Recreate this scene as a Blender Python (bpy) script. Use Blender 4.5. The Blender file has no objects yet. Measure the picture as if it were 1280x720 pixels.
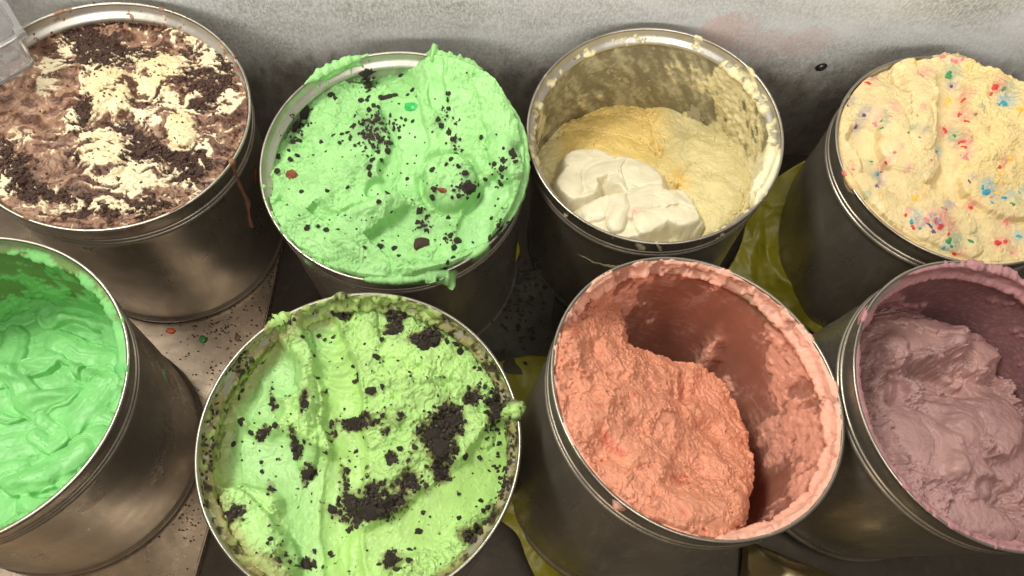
import bpy, math, random
import numpy as np
from mathutils import Matrix, Vector
random.seed(7)
RNG = np.random.default_rng(7)
scene = bpy.context.scene
COL = scene.collection

# ------------------------------------------------------------------ camera
PITCH, ROLL, CAMH, TUB_H, FOC = 0.46429, 0.14699, 0.78064, 0.22938, 914.85
cp_, sp_, cr_, sr_ = math.cos(PITCH), math.sin(PITCH), math.cos(ROLL), math.sin(ROLL)
_r = np.array([1, 0, 0.]); _u = np.array([0, cp_, sp_]); _b = np.array([0, -sp_, cp_])
CAM_M = np.array([cr_ * _r + sr_ * _u, -sr_ * _r + cr_ * _u, _b])     # rows: right, up, back
CAM_P = np.array([0, 0, CAMH])
cam_data = bpy.data.cameras.new('camera')
cam = bpy.data.objects.new('camera', cam_data)
COL.objects.link(cam)
mm = Matrix([[*CAM_M[:, i], CAM_P[i]] for i in range(3)] + [[0, 0, 0, 1]])
cam.matrix_world = mm
cam_data.sensor_width = 36
cam_data.lens = FOC * 36 / 1280
cam_data.clip_start = .01
cam_data.clip_end = 50
scene.camera = cam
# ------------------------------------------------------------------ light
world = bpy.data.worlds.new('World'); scene.world = world; world.use_nodes = True
bg = world.node_tree.nodes['Background']
bg.inputs[0].default_value = (1.0, .94, .86, 1); bg.inputs[1].default_value = .29

def area(name, loc, target, sx, sy, power, color):
    l = bpy.data.lights.new(name, 'AREA'); l.shape = 'RECTANGLE'; l.size = sx; l.size_y = sy
    l.energy = power; l.color = color
    o = bpy.data.objects.new(name, l); COL.objects.link(o)
    o.location = loc
    d = Vector(target) - Vector(loc)
    o.rotation_euler = d.to_track_quat('-Z', 'Y').to_euler()
    return o
area('ceiling_tube_lamp', (-.85, .42, 1.75), (0, .30, .2), .8, .3, 28, (1, .95, .86))
area('ceiling_panel_lamp', (.35, -.45, 2.1), (0, .45, .2), 1.0, .6, 15, (1, .95, .88))
area('back_wall_fill_lamp', (.1, -1.35, 1.45), (.0, .55, .45), 1.8, .3, 88, (1, .98, .95))  # added lamp out of view, brightens only the upper back wall
scene.view_settings.view_transform = 'Standard'
scene.view_settings.look = 'None'
scene.view_settings.exposure = 0
scene.view_settings.gamma = 1
scene.cycles.use_denoising = True
scene.cycles.max_bounces = 8

# ------------------------------------------------------------------ helpers
def lin(r, g, b):
    def f(c):
        c = c / 255
        return c / 12.92 if c <= .04045 else ((c + .055) / 1.055) ** 2.4
    return np.array([f(r), f(g), f(b)])

def project(P):
    Q = (P - CAM_P) @ CAM_M.T
    return 640 + FOC * Q[..., 0] / -Q[..., 2], 360 - FOC * Q[..., 1] / -Q[..., 2]

def ray(px, py):
    return CAM_M.T @ np.array([(px - 640) / FOC, -(py - 360) / FOC, -1.])

def at(px, py, z):
    d = ray(px, py); return CAM_P + d * (z - CAM_P[2]) / d[2]

_perm = {}
def perlin(x, y, z, seed=0):
    if seed not in _perm:
        r = np.random.default_rng(seed + 100)
        p = r.permutation(256); p = np.concatenate([p, p, p])
        g = r.normal(size=(256, 3)); g /= np.linalg.norm(g, axis=1)[:, None]
        _perm[seed] = (p, g.astype(np.float32))
    p, g = _perm[seed]
    xi = np.floor(x).astype(int); yi = np.floor(y).astype(int); zi = np.floor(z).astype(int)
    xf, yf, zf = x - xi, y - yi, z - zi
    xi &= 255; yi &= 255; zi &= 255
    u = xf ** 3 * (xf * (xf * 6 - 15) + 10); v = yf ** 3 * (yf * (yf * 6 - 15) + 10); w = zf ** 3 * (zf * (zf * 6 - 15) + 10)
    def c(i, j, k):
        h = p[p[p[(xi + i) & 255] + ((yi + j) & 255)] + ((zi + k) & 255)]
        q = g[h]
        return q[..., 0] * (xf - i) + q[..., 1] * (yf - j) + q[..., 2] * (zf - k)
    def L(a, b, t): return a + (b - a) * t
    return 1.6 * L(L(L(c(0, 0, 0), c(1, 0, 0), u), L(c(0, 1, 0), c(1, 1, 0), u), v),
                   L(L(c(0, 0, 1), c(1, 0, 1), u), L(c(0, 1, 1), c(1, 1, 1), u), v), w)

def fbm(P, scale, octaves=4, seed=0, gain=.5, ridged=False):
    """P in mm (n,3); scale = wavelength in mm"""
    s = 0; a = 1; t = 0; f = 1 / scale
    for i in range(octaves):
        n = perlin(P[:, 0] * f + 13.7 * i + 40, P[:, 1] * f + 7.1 * i + 40, P[:, 2] * f + 3.3 * i + 40, seed + i)
        if ridged: n = 1 - 2 * np.abs(n)
        s = s + a * n; t += a; a *= gain; f *= 2.03
    return s / t

def worley(P, scale, seed=0):
    """distance to nearest and second nearest jittered cell point, 2D on P[:, :2]"""
    r = np.random.default_rng(seed); tab = r.random((64, 64, 2))
    x = P[:, 0] / scale + 500; y = P[:, 1] / scale + 500
    xi = np.floor(x).astype(int); yi = np.floor(y).astype(int)
    F1 = np.full(len(x), 9.); F2 = np.full(len(x), 9.)
    for i in (-1, 0, 1):
        for j in (-1, 0, 1):
            q = tab[(xi + i) % 64, (yi + j) % 64]
            d = np.hypot(xi + i + q[:, 0] - x, yi + j + q[:, 1] - y)
            F2 = np.minimum(F2, np.maximum(d, F1)); F1 = np.minimum(F1, d)
    return F1, F2

def sst(a, b, x):
    t = np.clip((x - a) / (b - a), 0, 1); return t * t * (3 - 2 * t)

def blob(X, Y, cx, cy, rx, ry=None, ang=0, p=2):
    ry = ry or rx; c, s = math.cos(math.radians(ang)), math.sin(math.radians(ang))
    a = ((X - cx) * c + (Y - cy) * s) / rx; b = (-(X - cx) * s + (Y - cy) * c) / ry
    return np.exp(-(a * a + b * b) ** (p / 2))

def polydist(X, Y, pts):
    best = np.full(X.shape, 1e9); along = np.zeros(X.shape); L = 0
    for (x0, y0), (x1, y1) in zip(pts[:-1], pts[1:]):
        dx, dy = x1 - x0, y1 - y0; l2 = dx * dx + dy * dy; l = math.sqrt(l2)
        t = np.clip(((X - x0) * dx + (Y - y0) * dy) / l2, 0, 1)
        d = np.hypot(X - x0 - t * dx, Y - y0 - t * dy)
        m = d < best; best = np.where(m, d, best); along = np.where(m, L + t * l, along); L += l
    return best, along

def mixc(c, col, m):
    return c * (1 - m[:, None]) + np.asarray(col)[None, :] * m[:, None]

def new_mesh(name, V, F, smooth=True):
    V = np.asarray(V, np.float32); F = np.asarray(F, np.int32)
    me = bpy.data.meshes.new(name)
    k = F.shape[1]
    me.vertices.add(len(V)); me.vertices.foreach_set('co', V.ravel())
    me.loops.add(F.size); me.loops.foreach_set('vertex_index', F.ravel())
    me.polygons.add(len(F)); me.polygons.foreach_set('loop_start', np.arange(0, F.size, k, dtype=np.int32))
    me.update(calc_edges=True)
    me.polygons.foreach_set('use_smooth', np.full(len(F), smooth))
    return me

def attrs(me, col, rough=None, rel=None):
    n = len(me.vertices)
    a = me.attributes.new('tint', 'FLOAT_COLOR', 'POINT')
    c = np.ones((n, 4), np.float32); c[:, :3] = col; a.data.foreach_set('color', c.ravel())
    for nm, v in (('gloss', rough), ('relief', rel)):
        a = me.attributes.new(nm, 'FLOAT', 'POINT')
        a.data.foreach_set('value', np.asarray(v if v is not None else np.full(n, .5), np.float32))

def link(name, data, mat=None, parent=None, mw=None, **props):
    o = bpy.data.objects.new(name, data); COL.objects.link(o)
    if mat is not None and not data.materials: data.materials.append(mat)
    if parent is not None: o.parent = parent
    if mw is not None: o.matrix_world = mw
    for k, v in props.items(): o[k] = v
    return o

def grid_faces(nu, nv, wrap=False):
    i, j = np.meshgrid(np.arange(nu if wrap else nu - 1), np.arange(nv - 1), indexing='ij')
    i2 = (i + 1) % nu
    return np.stack([i * nv + j, i2 * nv + j, i2 * nv + j + 1, i * nv + j + 1], -1).reshape(-1, 4)

# ------------------------------------------------------------------ materials
class NT:
    def __init__(s, name):
        s.m = bpy.data.materials.new(name); s.m.use_nodes = True; s.t = s.m.node_tree
        s.b = s.t.nodes['Principled BSDF']
    def n(s, typ, **kw):
        x = s.t.nodes.new(typ)
        for k, v in kw.items():
            if k.startswith('i_'):
                key = k[2:].replace('_', ' ')
                x.inputs[int(key) if key.isdigit() else key].default_value = v
            else: setattr(x, k, v)
        return x
    def l(s, a, b): s.t.links.new(a, b)
    def noise(s, scale, detail=4, rough=.55, vec=None, dist=0):
        x = s.n('ShaderNodeTexNoise', i_Scale=scale, i_Detail=detail, i_Roughness=rough, i_Distortion=dist)
        if vec: s.l(vec, x.inputs['Vector'])
        return x.outputs['Fac']
    def ramp(s, fac, stops):
        x = s.n('ShaderNodeValToRGB'); e = x.color_ramp.elements
        while len(e) < len(stops): e.new(.5)
        for k, (p, c) in zip(e, stops):
            k.position = p; k.color = (*c, 1) if not isinstance(c, (int, float)) else (c, c, c, 1)
        s.l(fac, x.inputs[0]); return x.outputs[0]
    def mix(s, fac, a, b):
        x = s.n('ShaderNodeMix', data_type='RGBA')
        for k, v in ((0, fac), (6, a), (7, b)):
            if isinstance(v, bpy.types.NodeSocket): s.l(v, x.inputs[k])
            else: x.inputs[k].default_value = v if isinstance(v, (int, float)) else (*v, 1)
        return x.outputs[2]
    def coord(s, scale=None):
        tc = s.n('ShaderNodeTexCoord').outputs['Object']
        if scale:
            mp = s.n('ShaderNodeMapping'); mp.inputs['Scale'].default_value = scale; s.l(tc, mp.inputs['Vector']); return mp.outputs[0]
        return tc
    def bump(s, h, strength, dist=.001, prev=None):
        x = s.n('ShaderNodeBump', i_Distance=dist)
        if isinstance(strength, bpy.types.NodeSocket): s.l(strength, x.inputs['Strength'])
        else: x.inputs['Strength'].default_value = strength
        s.l(h, x.inputs['Height'])
        if prev: s.l(prev, x.inputs['Normal'])
        return x.outputs[0]
    def set(s, **kw):
        for k, v in kw.items():
            k = k.replace('_', ' ')
            if isinstance(v, bpy.types.NodeSocket): s.l(v, s.b.inputs[k])
            else: s.b.inputs[k].default_value = (*v, 1) if isinstance(v, (tuple, list, np.ndarray)) and len(v) == 3 and k not in ('Subsurface Radius',) else v

def mat_cream():
    t = NT('ice_cream'); co = t.coord()
    c = t.n('ShaderNodeAttribute', attribute_name='tint').outputs['Color']
    g = t.n('ShaderNodeAttribute', attribute_name='gloss').outputs['Fac']
    r = t.n('ShaderNodeAttribute', attribute_name='relief').outputs['Fac']
    n1 = t.noise(900, 3, .6, co); n2 = t.noise(260, 4, .6, co)
    vor = t.n('ShaderNodeTexVoronoi', i_Scale=620.); t.l(co, vor.inputs['Vector'])
    pit = t.ramp(vor.outputs['Distance'], [(0, 0), (.32, 1)])
    b1 = t.bump(n2, r, .0013)
    b2 = t.bump(pit, r, .0005, b1)
    b3 = t.bump(n1, .45, .0004, b2)
    var = t.ramp(t.noise(45, 4, .6, co), [(.3, .86), (.7, 1.06)])
    mul = t.n('ShaderNodeMix', data_type='RGBA', blend_type='MULTIPLY'); mul.inputs[0].default_value = 1
    t.l(c, mul.inputs[6]); t.l(var, mul.inputs[7])
    rr = t.n('ShaderNodeMapRange'); rr.inputs['To Min'].default_value = .62; rr.inputs['To Max'].default_value = .2
    t.l(g, rr.inputs[0])
    t.set(Base_Color=mul.outputs[2], Roughness=rr.outputs[0], Normal=b3, Subsurface_Weight=.08, Subsurface_Scale=.003)
    t.b.inputs['Subsurface Radius'].default_value = (1, .8, .6)
    t.b.inputs['Specular IOR Level'].default_value = .4
    return t.m

def mat_tub(name, tone, rough, frost=.0, smear=(0.3, .27, .22)):
    t = NT(name); co = t.coord(); vs = t.coord((26, 26, 5))
    base = t.mix(t.ramp(t.noise(9, 5, .65, co), [(.35, 0), (.7, 1)]), tuple(np.array(tone) * .72), tone)
    streak = t.ramp(t.noise(3.5, 6, .7, vs), [(.52, 0), (.72, 1)])
    base = t.mix(streak, base, tuple(np.array(tone) * 1.12))
    dirt = t.ramp(t.noise(28, 6, .75, co, .3), [(.56, 0), (.72, .55)])
    full = t.mix(dirt, base, smear)
    rg = t.mix(t.ramp(t.noise(14, 5, .7, co), [(.35, 0), (.7, 1)]), (rough * .75,) * 3, (rough * 1.35,) * 3)
    metal = t.n('ShaderNodeMath', operation='MULTIPLY_ADD'); t.l(dirt, metal.inputs[0]); metal.inputs[1].default_value = -.2; metal.inputs[2].default_value = 1 - frost
    b = t.bump(t.noise(16, 3, .5, co), .28, .005); b = t.bump(t.noise(420, 3, .6, co), .12, .0004, b)
    t.set(Base_Color=full, Roughness=rg, Metallic=metal.outputs[0], Normal=b)
    return t.m

M_cream = mat_cream()
M_tub = mat_tub('tub_metal', (.42, .375, .305), .33, .24, (.34, .31, .26))
M_inner = mat_tub('tub_metal_inside', (.56, .53, .46), .42, .35, (.50, .47, .38))
M_rim = mat_tub('rim_metal', (.42, .39, .33), .36)
M_floor = mat_tub('floor_metal', (.43, .345, .26), .30, .12, (.20, .14, .09))
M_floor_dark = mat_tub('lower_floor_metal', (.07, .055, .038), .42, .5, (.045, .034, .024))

def mat_wall():
    t = NT('frosted_wall'); co = t.coord(); sep = t.n('ShaderNodeSeparateXYZ'); t.l(co, sep.inputs[0])
    streak = t.coord((1, 1, .55))
    n = t.noise(60, 8, .85, streak); big = t.noise(5, 3, .5, co)
    h = t.n('ShaderNodeMath', operation='MULTIPLY_ADD'); t.l(sep.outputs['Z'], h.inputs[0]); h.inputs[1].default_value = 6.5; h.inputs[2].default_value = -1.12
    a = t.n('ShaderNodeMath', operation='MULTIPLY_ADD'); t.l(n, a.inputs[0]); a.inputs[1].default_value = .8; t.l(h.outputs[0], a.inputs[2])
    c = t.n('ShaderNodeMath', operation='MULTIPLY_ADD'); t.l(big, c.inputs[0]); c.inputs[1].default_value = .7; t.l(a.outputs[0], c.inputs[2])
    frost = t.ramp(c.outputs[0], [(.50, 0), (.86, 1)])
    speck = t.noise(420, 4, .8, streak)
    f2 = t.ramp(speck, [(.40, 0), (.60, 1)])
    fc = t.mix(f2, lin(150, 149, 140), lin(206, 205, 197)); fc = t.mix(t.ramp(t.noise(7, 6, .62, t.coord((.6, 1, 1.6))), [(.38, 0), (.66, .75)]), fc, lin(226, 226, 222))
    mc = t.mix(t.ramp(t.noise(60, 5, .7, streak), [(.35, 0), (.7, 1)]), (.25, .225, .18), (.42, .39, .33))
    speck2 = t.ramp(t.noise(330, 3, .8, co), [(.57, 0), (.64, 1)])
    mc = t.mix(speck2, mc, (.42, .40, .36))
    # pink smudges of old ice cream
    def smudge(x, z, r):
        p = t.n('ShaderNodeVectorMath', operation='DISTANCE'); t.l(co, p.inputs[0]); p.inputs[1].default_value = (x, 0, z)
        q = t.n('ShaderNodeMath', operation='MULTIPLY_ADD'); t.l(t.noise(120, 5, .8, co), q.inputs[0]); q.inputs[1].default_value = -.045; t.l(p.outputs['Value'], q.inputs[2])
        return t.ramp(q.outputs[0], [(r - .013, .20), (r - .010, 0)])
    col = t.mix(frost, mc, fc)
    for s in SMUDGES: col = t.mix(smudge(*s), col, lin(215, 150, 140))
    met = t.ramp(frost, [(0, .45), (.8, 0)])
    b = t.bump(speck, .35, .001); b = t.bump(n, .25, .003, b)
    t.set(Base_Color=col, Roughness=t.ramp(frost, [(0, .42), (1, .8)]), Metallic=met, Normal=b)
    return t.m

def mat_simple(name, col, rough=.6, bump=.3, scale=300, var=.3, **kw):
    t = NT(name); co = t.coord()
    c = t.mix(t.ramp(t.noise(scale * .4, 4, .6, co), [(.3, 0), (.7, 1)]), tuple(np.array(col) * (1 - var)), tuple(np.array(col) * (1 + var)))
    t.set(Base_Color=c, Roughness=rough, Normal=t.bump(t.noise(scale, 4, .6, co), bump, .001), **kw)
    return t.m
M_cookie = mat_simple('dark_cookie', (.030, .021, .015), .75, .8, 700, .6)
M_cookie_brown = mat_simple('brown_cookie', (.066, .033, .019), .75, .8, 700, .5)
M_toffee = mat_simple('toffee', tuple(lin(130, 65, 35)), .35, .5, 500, .5)
def mat_film():
    t = NT('yellow_film'); co = t.coord()
    c = t.mix(t.ramp(t.noise(16, 4, .6, co), [(.3, 0), (.7, 1)]), tuple(lin(136, 130, 20)), tuple(lin(160, 152, 32)))
    t.set(Base_Color=c, Roughness=.42, Normal=t.bump(t.noise(60, 5, .6, co), .14, .003), Transmission_Weight=.12)
    return t.m
M_film = mat_film()

# ------------------------------------------------------------------ setting
# the cabinet's long direction is turned about 9.5 degrees from the camera's
YAW = math.atan(.165)
wall_y0 = .585
WALL_M = Matrix.Translation((0, wall_y0, 0)) @ Matrix.Rotation(YAW, 4, 'Z')
def wall_local(px, py):
    d = ray(px, py); c, s = math.cos(YAW), math.sin(YAW)
    n = np.array([-s, c, 0]); t = ((np.array([0, wall_y0, 0]) - CAM_P) @ n) / (d @ n)
    P = CAM_P + t * d; return ((P - np.array([0, wall_y0, 0])) @ np.array([c, s, 0]), P[2])
SMUDGES = [(*wall_local(912, 44), .020), (*wall_local(900, 41), .014), (*wall_local(960, 58), .010), (*wall_local(1010, 52), .006)]
M_wall = mat_wall()
FRONT_H = .80
xs = np.linspace(-1.4, 1.4, 141); zs = np.linspace(-.06, .66, 50)
V = []
for x in xs:
    for z in zs:
        # the sheet bellies out a little above the tubs, with a shallow pressed ledge
        y = -.012 * math.exp(-((z - .36) / .09) ** 2) + .0015 * math.sin(x * 9 + 3 * z) + .010 * max(0, (.22 - z)) / .22
        V.append((x, y, z))
link('back_wall', new_mesh('back_wall', V, grid_faces(len(xs), len(zs))[:, ::-1]), M_wall, mw=WALL_M, kind='structure')
def slab(name, pts, z0, z1, mat, nseg=1):
    """flat polygon pts (counter-clockwise) with thickness and a rolled edge"""
    import bmesh
    bm = bmesh.new(); vs = [bm.verts.new((x, y, z0)) for x, y in pts]
    f = bm.faces.new(vs); r = bmesh.ops.extrude_face_region(bm, geom=[f])
    bmesh.ops.translate(bm, verts=[v for v in r['geom'] if isinstance(v, bmesh.types.BMVert)], vec=(0, 0, z1 - z0))
    bmesh.ops.recalc_face_normals(bm, faces=bm.faces)
    bmesh.ops.bevel(bm, geom=[e for e in bm.edges], offset=.0015, segments=2, affect='EDGES')
    me = bpy.data.meshes.new(name); bm.to_mesh(me); bm.free()
    return link(name, me, mat, kind='structure')
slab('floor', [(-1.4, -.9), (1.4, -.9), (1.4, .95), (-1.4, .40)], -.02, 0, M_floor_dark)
slab('floor_plate', [(-1.38, -.6), (-.245, -.6), (-.262, .12), (-.268, .30), (-.277, .40), (-.284, .52), (-1.38, .345)], .0008, .0125, M_floor)
slab('front_shade_wall', [(-1.4, -.57), (1.4, -.11), (1.4, -.08), (-1.4, -.54)], .014, FRONT_H, M_floor)  # unseen cabinet front, raised so its shadow covers the lower back wall

# ------------------------------------------------------------------ tubs
H = TUB_H * 1000   # mm
POSE = {'A': (-0.39315, 0.39445, 0.02474, 0.08568, -0.06164), 'B': (-0.11546, 0.40176, 0.00985, -0.02256, -0.08375),
        'C': (0.12718, 0.47716, 0.01401, -0.0749, -0.08774), 'D': (0.4180, 0.49788, 0.0078, -0.042, -0.0501),
        'E': (-0.40566, 0.12841, 0.02267, 0.06606, -0.02256), 'F': (-0.10287, 0.13263, 0.00521, 0.03767, -0.00309),
        'G': (0.13405, 0.1853, 0.01786, 0.10097, 0.10401), 'H': (0.38137, 0.25262, 0.01212, 0.07248, -0.06649)}
FRAME = {}
for k, (bx, by, bz, tx, ty) in POSE.items():
    a = np.array([tx, ty, 1]); a /= np.linalg.norm(a)
    u = np.cross([0, 1, 0], a); u /= np.linalg.norm(u); v = np.cross(a, u)
    FRAME[k] = (np.array([bx, by, bz]), np.stack([u, v, a]))
def mw_of(k):
    b, R = FRAME[k]
    return Matrix([[*R[:, i], b[i]] for i in range(3)] + [[0, 0, 0, 1]])
def to_world(k, P):   # P in mm, tub frame with z = 0 at the rim plane
    b, R = FRAME[k]; Q = P.copy() / 1000; Q[:, 2] += TUB_H
    return Q @ R + b
def pix_local(k, px, py, depth):
    """point at image place px,py on the plane `depth` mm above the rim plane, in tub mm"""
    b, R = FRAME[k]; o = b + R[2] * (TUB_H + depth / 1000); d = ray(px, py)
    t = ((o - CAM_P) @ R[2]) / (d @ R[2]); Q = (CAM_P + t * d - b) @ R.T * 1000
    return Q[0], Q[1]

def lathe(prof, n=160, dent=0, seed=0):
    prof = np.array(prof); th = np.linspace(0, 2 * np.pi, n, endpoint=False)
    T, I = np.meshgrid(th, np.arange(len(prof)), indexing='ij')
    r = prof[I, 0]; z = prof[I, 1]
    if dent:
        P = np.stack([np.cos(T).ravel() * 115, np.sin(T).ravel() * 115, z.ravel() * 1000], 1)
        w = np.clip((.19 - z.ravel()) / .03, 0, 1) * np.clip(z.ravel() / .02, 0, 1) if dent else 0
        r = r + (fbm(P, 70, 2, 60 + seed) * dent * w).reshape(r.shape)
    V = np.stack([r * np.cos(T), r * np.sin(T), z], -1).reshape(-1, 3)
    return V, grid_faces(n, len(prof), True)

def rin(d):
    """inner radius (mm) at depth d (mm) below the lip"""
    return 117.3 - 2.3 * sst(8, 14, d) - 3.2 * np.exp(-((d - 15) / 4.2) ** 2) + 0 * d

TUB_SPEC = {}
def build_tub(k, label, seed):
    root = link('ice_cream_tub', None, mw=mw_of(k), label=label, category='tub', group='metal ice cream tubs in the freezer')
    h = TUB_H
    # outer shell with foot bead and two collar ridges
    out = [(.1150, .0005), (.1178, .0006), (.1189, .002), (.1190, .0045), (.1180, .0065), (.1162, .0075), (.1162, .012)]
    out += [(.1162, z) for z in np.linspace(.02, h - .040, 22)]
    out += [(.1164, h - .034), (.1166, h - .0325)]
    V1, F1 = lathe(out, 180, .0013, seed)
    inner = [(0.0005, .003), (.05, .003), (.111, .003), (.1148, .006)] + [(rin(d) / 1000, h - d / 1000) for d in list(range(210, 30, -20)) + list(range(30, 0, -1))]
    V2, F2 = lathe(inner, 180)
    bot = [(0.0005, .0004), (.1150, .0005)]
    V3, F3 = lathe(bot, 180)
    link('body', new_mesh('tub_body', np.concatenate([V1, V3]), np.concatenate([F1, F3 + len(V1)])), M_tub, root)
    link('inner_wall', new_mesh('tub_inner_wall', V2, F2[:, ::-1]), M_inner, root)
    col = [(.1165, h - .034)]
    for zc, r in ((h - .0300, .0026), (h - .0245, .0022)):
        col += [(.1165 + r * math.cos(a) * .85, zc + r * math.sin(a)) for a in np.linspace(-1.5, 1.5, 9)]
    col += [(.1172, h - .0205), (.1178, h - .019), (.1182, h - .010), (.1186, h - .0036)]
    V, F = lathe(col, 180); link('collar', new_mesh('tub_collar', V, F), M_tub, root)
    lip = [(.1173 + .00135 + .00155 * math.cos(a), h - .0015 + .0016 * math.sin(a)) for a in np.linspace(0, 2 * math.pi, 15)]
    V, F = lathe(lip, 220); link('rim', new_mesh('tub_rim', V, F), M_rim, root)
    return root

class Ctx: pass
NG = 345
def surface(k, ctrl, shape, skirt=9):
    """ice cream surface: ctrl = (px, py, height mm relative to the rim plane) guide points; shape(c) fills c.h, c.col, c.gloss, c.rel"""
    g = np.linspace(-1, 1, NG); X, Y = np.meshgrid(g, g, indexing='ij'); X = X.ravel(); Y = Y.ravel()
    x = X * np.sqrt(1 - Y * Y / 2) * 115.9; y = Y * np.sqrt(1 - X * X / 2) * 115.9
    pts = np.array([(*pix_local(k, a, b, z), z) for a, b, z in ctrl])
    def kern(ax, ay, bx, by): return np.sqrt((ax[:, None] - bx) ** 2 + (ay[:, None] - by) ** 2 + 14 ** 2)
    n = len(pts); A = np.zeros((n + 1, n + 1)); A[:n, :n] = kern(pts[:, 0], pts[:, 1], pts[:, 0], pts[:, 1]) + np.eye(n) * -3; A[n, :n] = 1; A[:n, n] = 1
    w = np.linalg.solve(A, np.append(pts[:, 2], 0))
    h0 = kern(x, y, pts[:, 0], pts[:, 1]) @ w[:n] + w[n]
    c = Ctx(); c.x, c.y, c.h = x, y, h0
    c.P = np.stack([x, y, h0 * 0], 1); c.rr = np.hypot(x, y)
    c.px, c.py = project(to_world(k, np.stack([x, y, h0], 1)))
    sh = np.array([ord(k) * 31, 0, 0]); c.P = c.P + sh
    wx = fbm(c.P, 26, 3, 5) * 9; wy = fbm(c.P + 300, 26, 3, 6) * 9
    c.wx, c.wy = c.px + wx, c.py + wy
    fx = fbm(c.P, 7, 3, 8) * 4; fy = fbm(c.P + 300, 7, 3, 9) * 4
    c.fx, c.fy = c.px + wx * .6 + fx, c.py + wy * .6 + fy
    c.fx2, c.fy2 = c.px + fx, c.py + fy
    c.hb = h0.copy(); c.smooth = np.zeros(len(x)); c.dx = np.zeros(len(x)); c.dy = np.zeros(len(x))
    shape(c)
    z = c.h.copy(); edge = (np.abs(X) > .9999) | (np.abs(Y) > .9999); z[edge] -= skirt
    P = np.stack([x + c.dx, y + c.dy, z], 1)
    rad = np.hypot(P[:, 0], P[:, 1]); lim = np.minimum(1, 116.0 / np.maximum(rad, 1)); lim = np.where(z > 1.5, 1, lim)
    P[:, 0] *= lim; P[:, 1] *= lim
    return c, P, grid_faces(NG, NG)

def coat(k, fn, dmax=120, dout=14, nth=560, step=1.25):
    """residue on the inner wall, over the lip and a little down the outside; fn(c) fills c.t (mm), c.col ..."""
    s = np.arange(-dout, dmax, step)      # s>0: depth inside, s<0: outside
    th = np.linspace(0, 2 * np.pi, nth, endpoint=False)
    T, S = np.meshgrid(th, s, indexing='ij'); T = T.ravel(); S = S.ravel()
    ins = S > 1.5; outs = S < -1.5
    rad = np.where(ins, rin(S), np.where(outs, 119.7, 118.6)); zz = np.where(ins, -S, np.where(outs, S, 0.25))
    ang = np.clip((S + 1.5) / 3, 0, 1) * math.pi        # outside 0 .. inside pi
    mid = ~ins & ~outs
    rad = np.where(mid, 118.6 + 1.45 * np.cos(ang), rad); zz = np.where(mid, -1.5 + 1.6 * np.sin(ang), zz)
    nr = np.where(ins, -1, np.where(outs, 1, np.cos(ang))); nz = np.where(mid, np.sin(ang), np.where(np.abs(S) < 6, .55, 0.1))
    q = np.hypot(nr, nz); nr /= q; nz /= q
    c = Ctx(); c.th = np.degrees(T); c.d = S
    P0 = np.stack([rad * np.cos(T), rad * np.sin(T), zz], 1)
    c.px, c.py = project(to_world(k, P0)); c.P = P0 + np.array([ord(k) * 31, 5, 9])
    fx = fbm(c.P, 16, 3, 18) * 7; fy = fbm(c.P + 300, 16, 3, 19) * 7
    c.fx, c.fy = c.px + fx, c.py + fy
    c.n1 = fbm(c.P, 24, 4, 21); c.n2 = fbm(c.P, 7, 4, 25, .6)
    c.Ps = np.stack([c.P[:, 0], c.P[:, 1], c.P[:, 2] * .35], 1)
    fn(c)
    t = c.t
    P = P0 + np.stack([nr * np.cos(T), nr * np.sin(T), nz], 1) * t[:, None]
    F = grid_faces(nth, len(s), True)
    keep = (t[F] > -.45).any(1); F = F[keep]
    used, inv = np.unique(F, return_inverse=True); F = inv.reshape(-1, 4)
    c.sel = used
    return c, P[used], F

SURF = {}
def make_cream(k, label, s, ct, category='ice cream'):
    parts = [(P, F, cc.col[sel] if sel is not None else cc.col, cc.gloss[sel] if sel is not None else cc.gloss, cc.rel[sel] if sel is not None else cc.rel)
             for (cc, P, F), sel in ([(s, None)] + ([(ct, ct[0].sel)] if ct else []))]
    V = np.concatenate([p[0] for p in parts]); off = np.cumsum([0] + [len(p[0]) for p in parts])
    F = np.concatenate([p[1] + off[i] for i, p in enumerate(parts)])
    col = np.clip(np.concatenate([p[2] for p in parts]), 0, 1)
    W = to_world(k, V); Vl = V / 1000; Vl[:, 2] += TUB_H
    me = new_mesh('ice_cream', Vl, F)
    attrs(me, col, np.concatenate([p[3] for p in parts]), np.concatenate([p[4] for p in parts]))
    o = link('ice_cream', me, M_cream, mw=mw_of(k), label=label, category=category, group='ice cream in the tubs')
    px, py = project(W)
    nor = np.zeros(len(V) * 3, np.float32); me.vertices.foreach_get('normal', nor); nor = nor.reshape(-1, 3)
    SURF[k] = dict(V=Vl, px=px, py=py, N=nor, dist=np.linalg.norm(W - CAM_P, axis=1), obj=o)
    return o

def find(k, px, py):
    s = SURF[k]; d = (s['px'] - px) ** 2 + (s['py'] - py) ** 2
    i = np.where(d < 4.0)[0]
    if len(i) == 0: j = d.argmin()
    else: j = i[s['dist'][i].argmin()]
    return Vector(s['V'][j]), Vector(s['N'][j])

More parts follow.
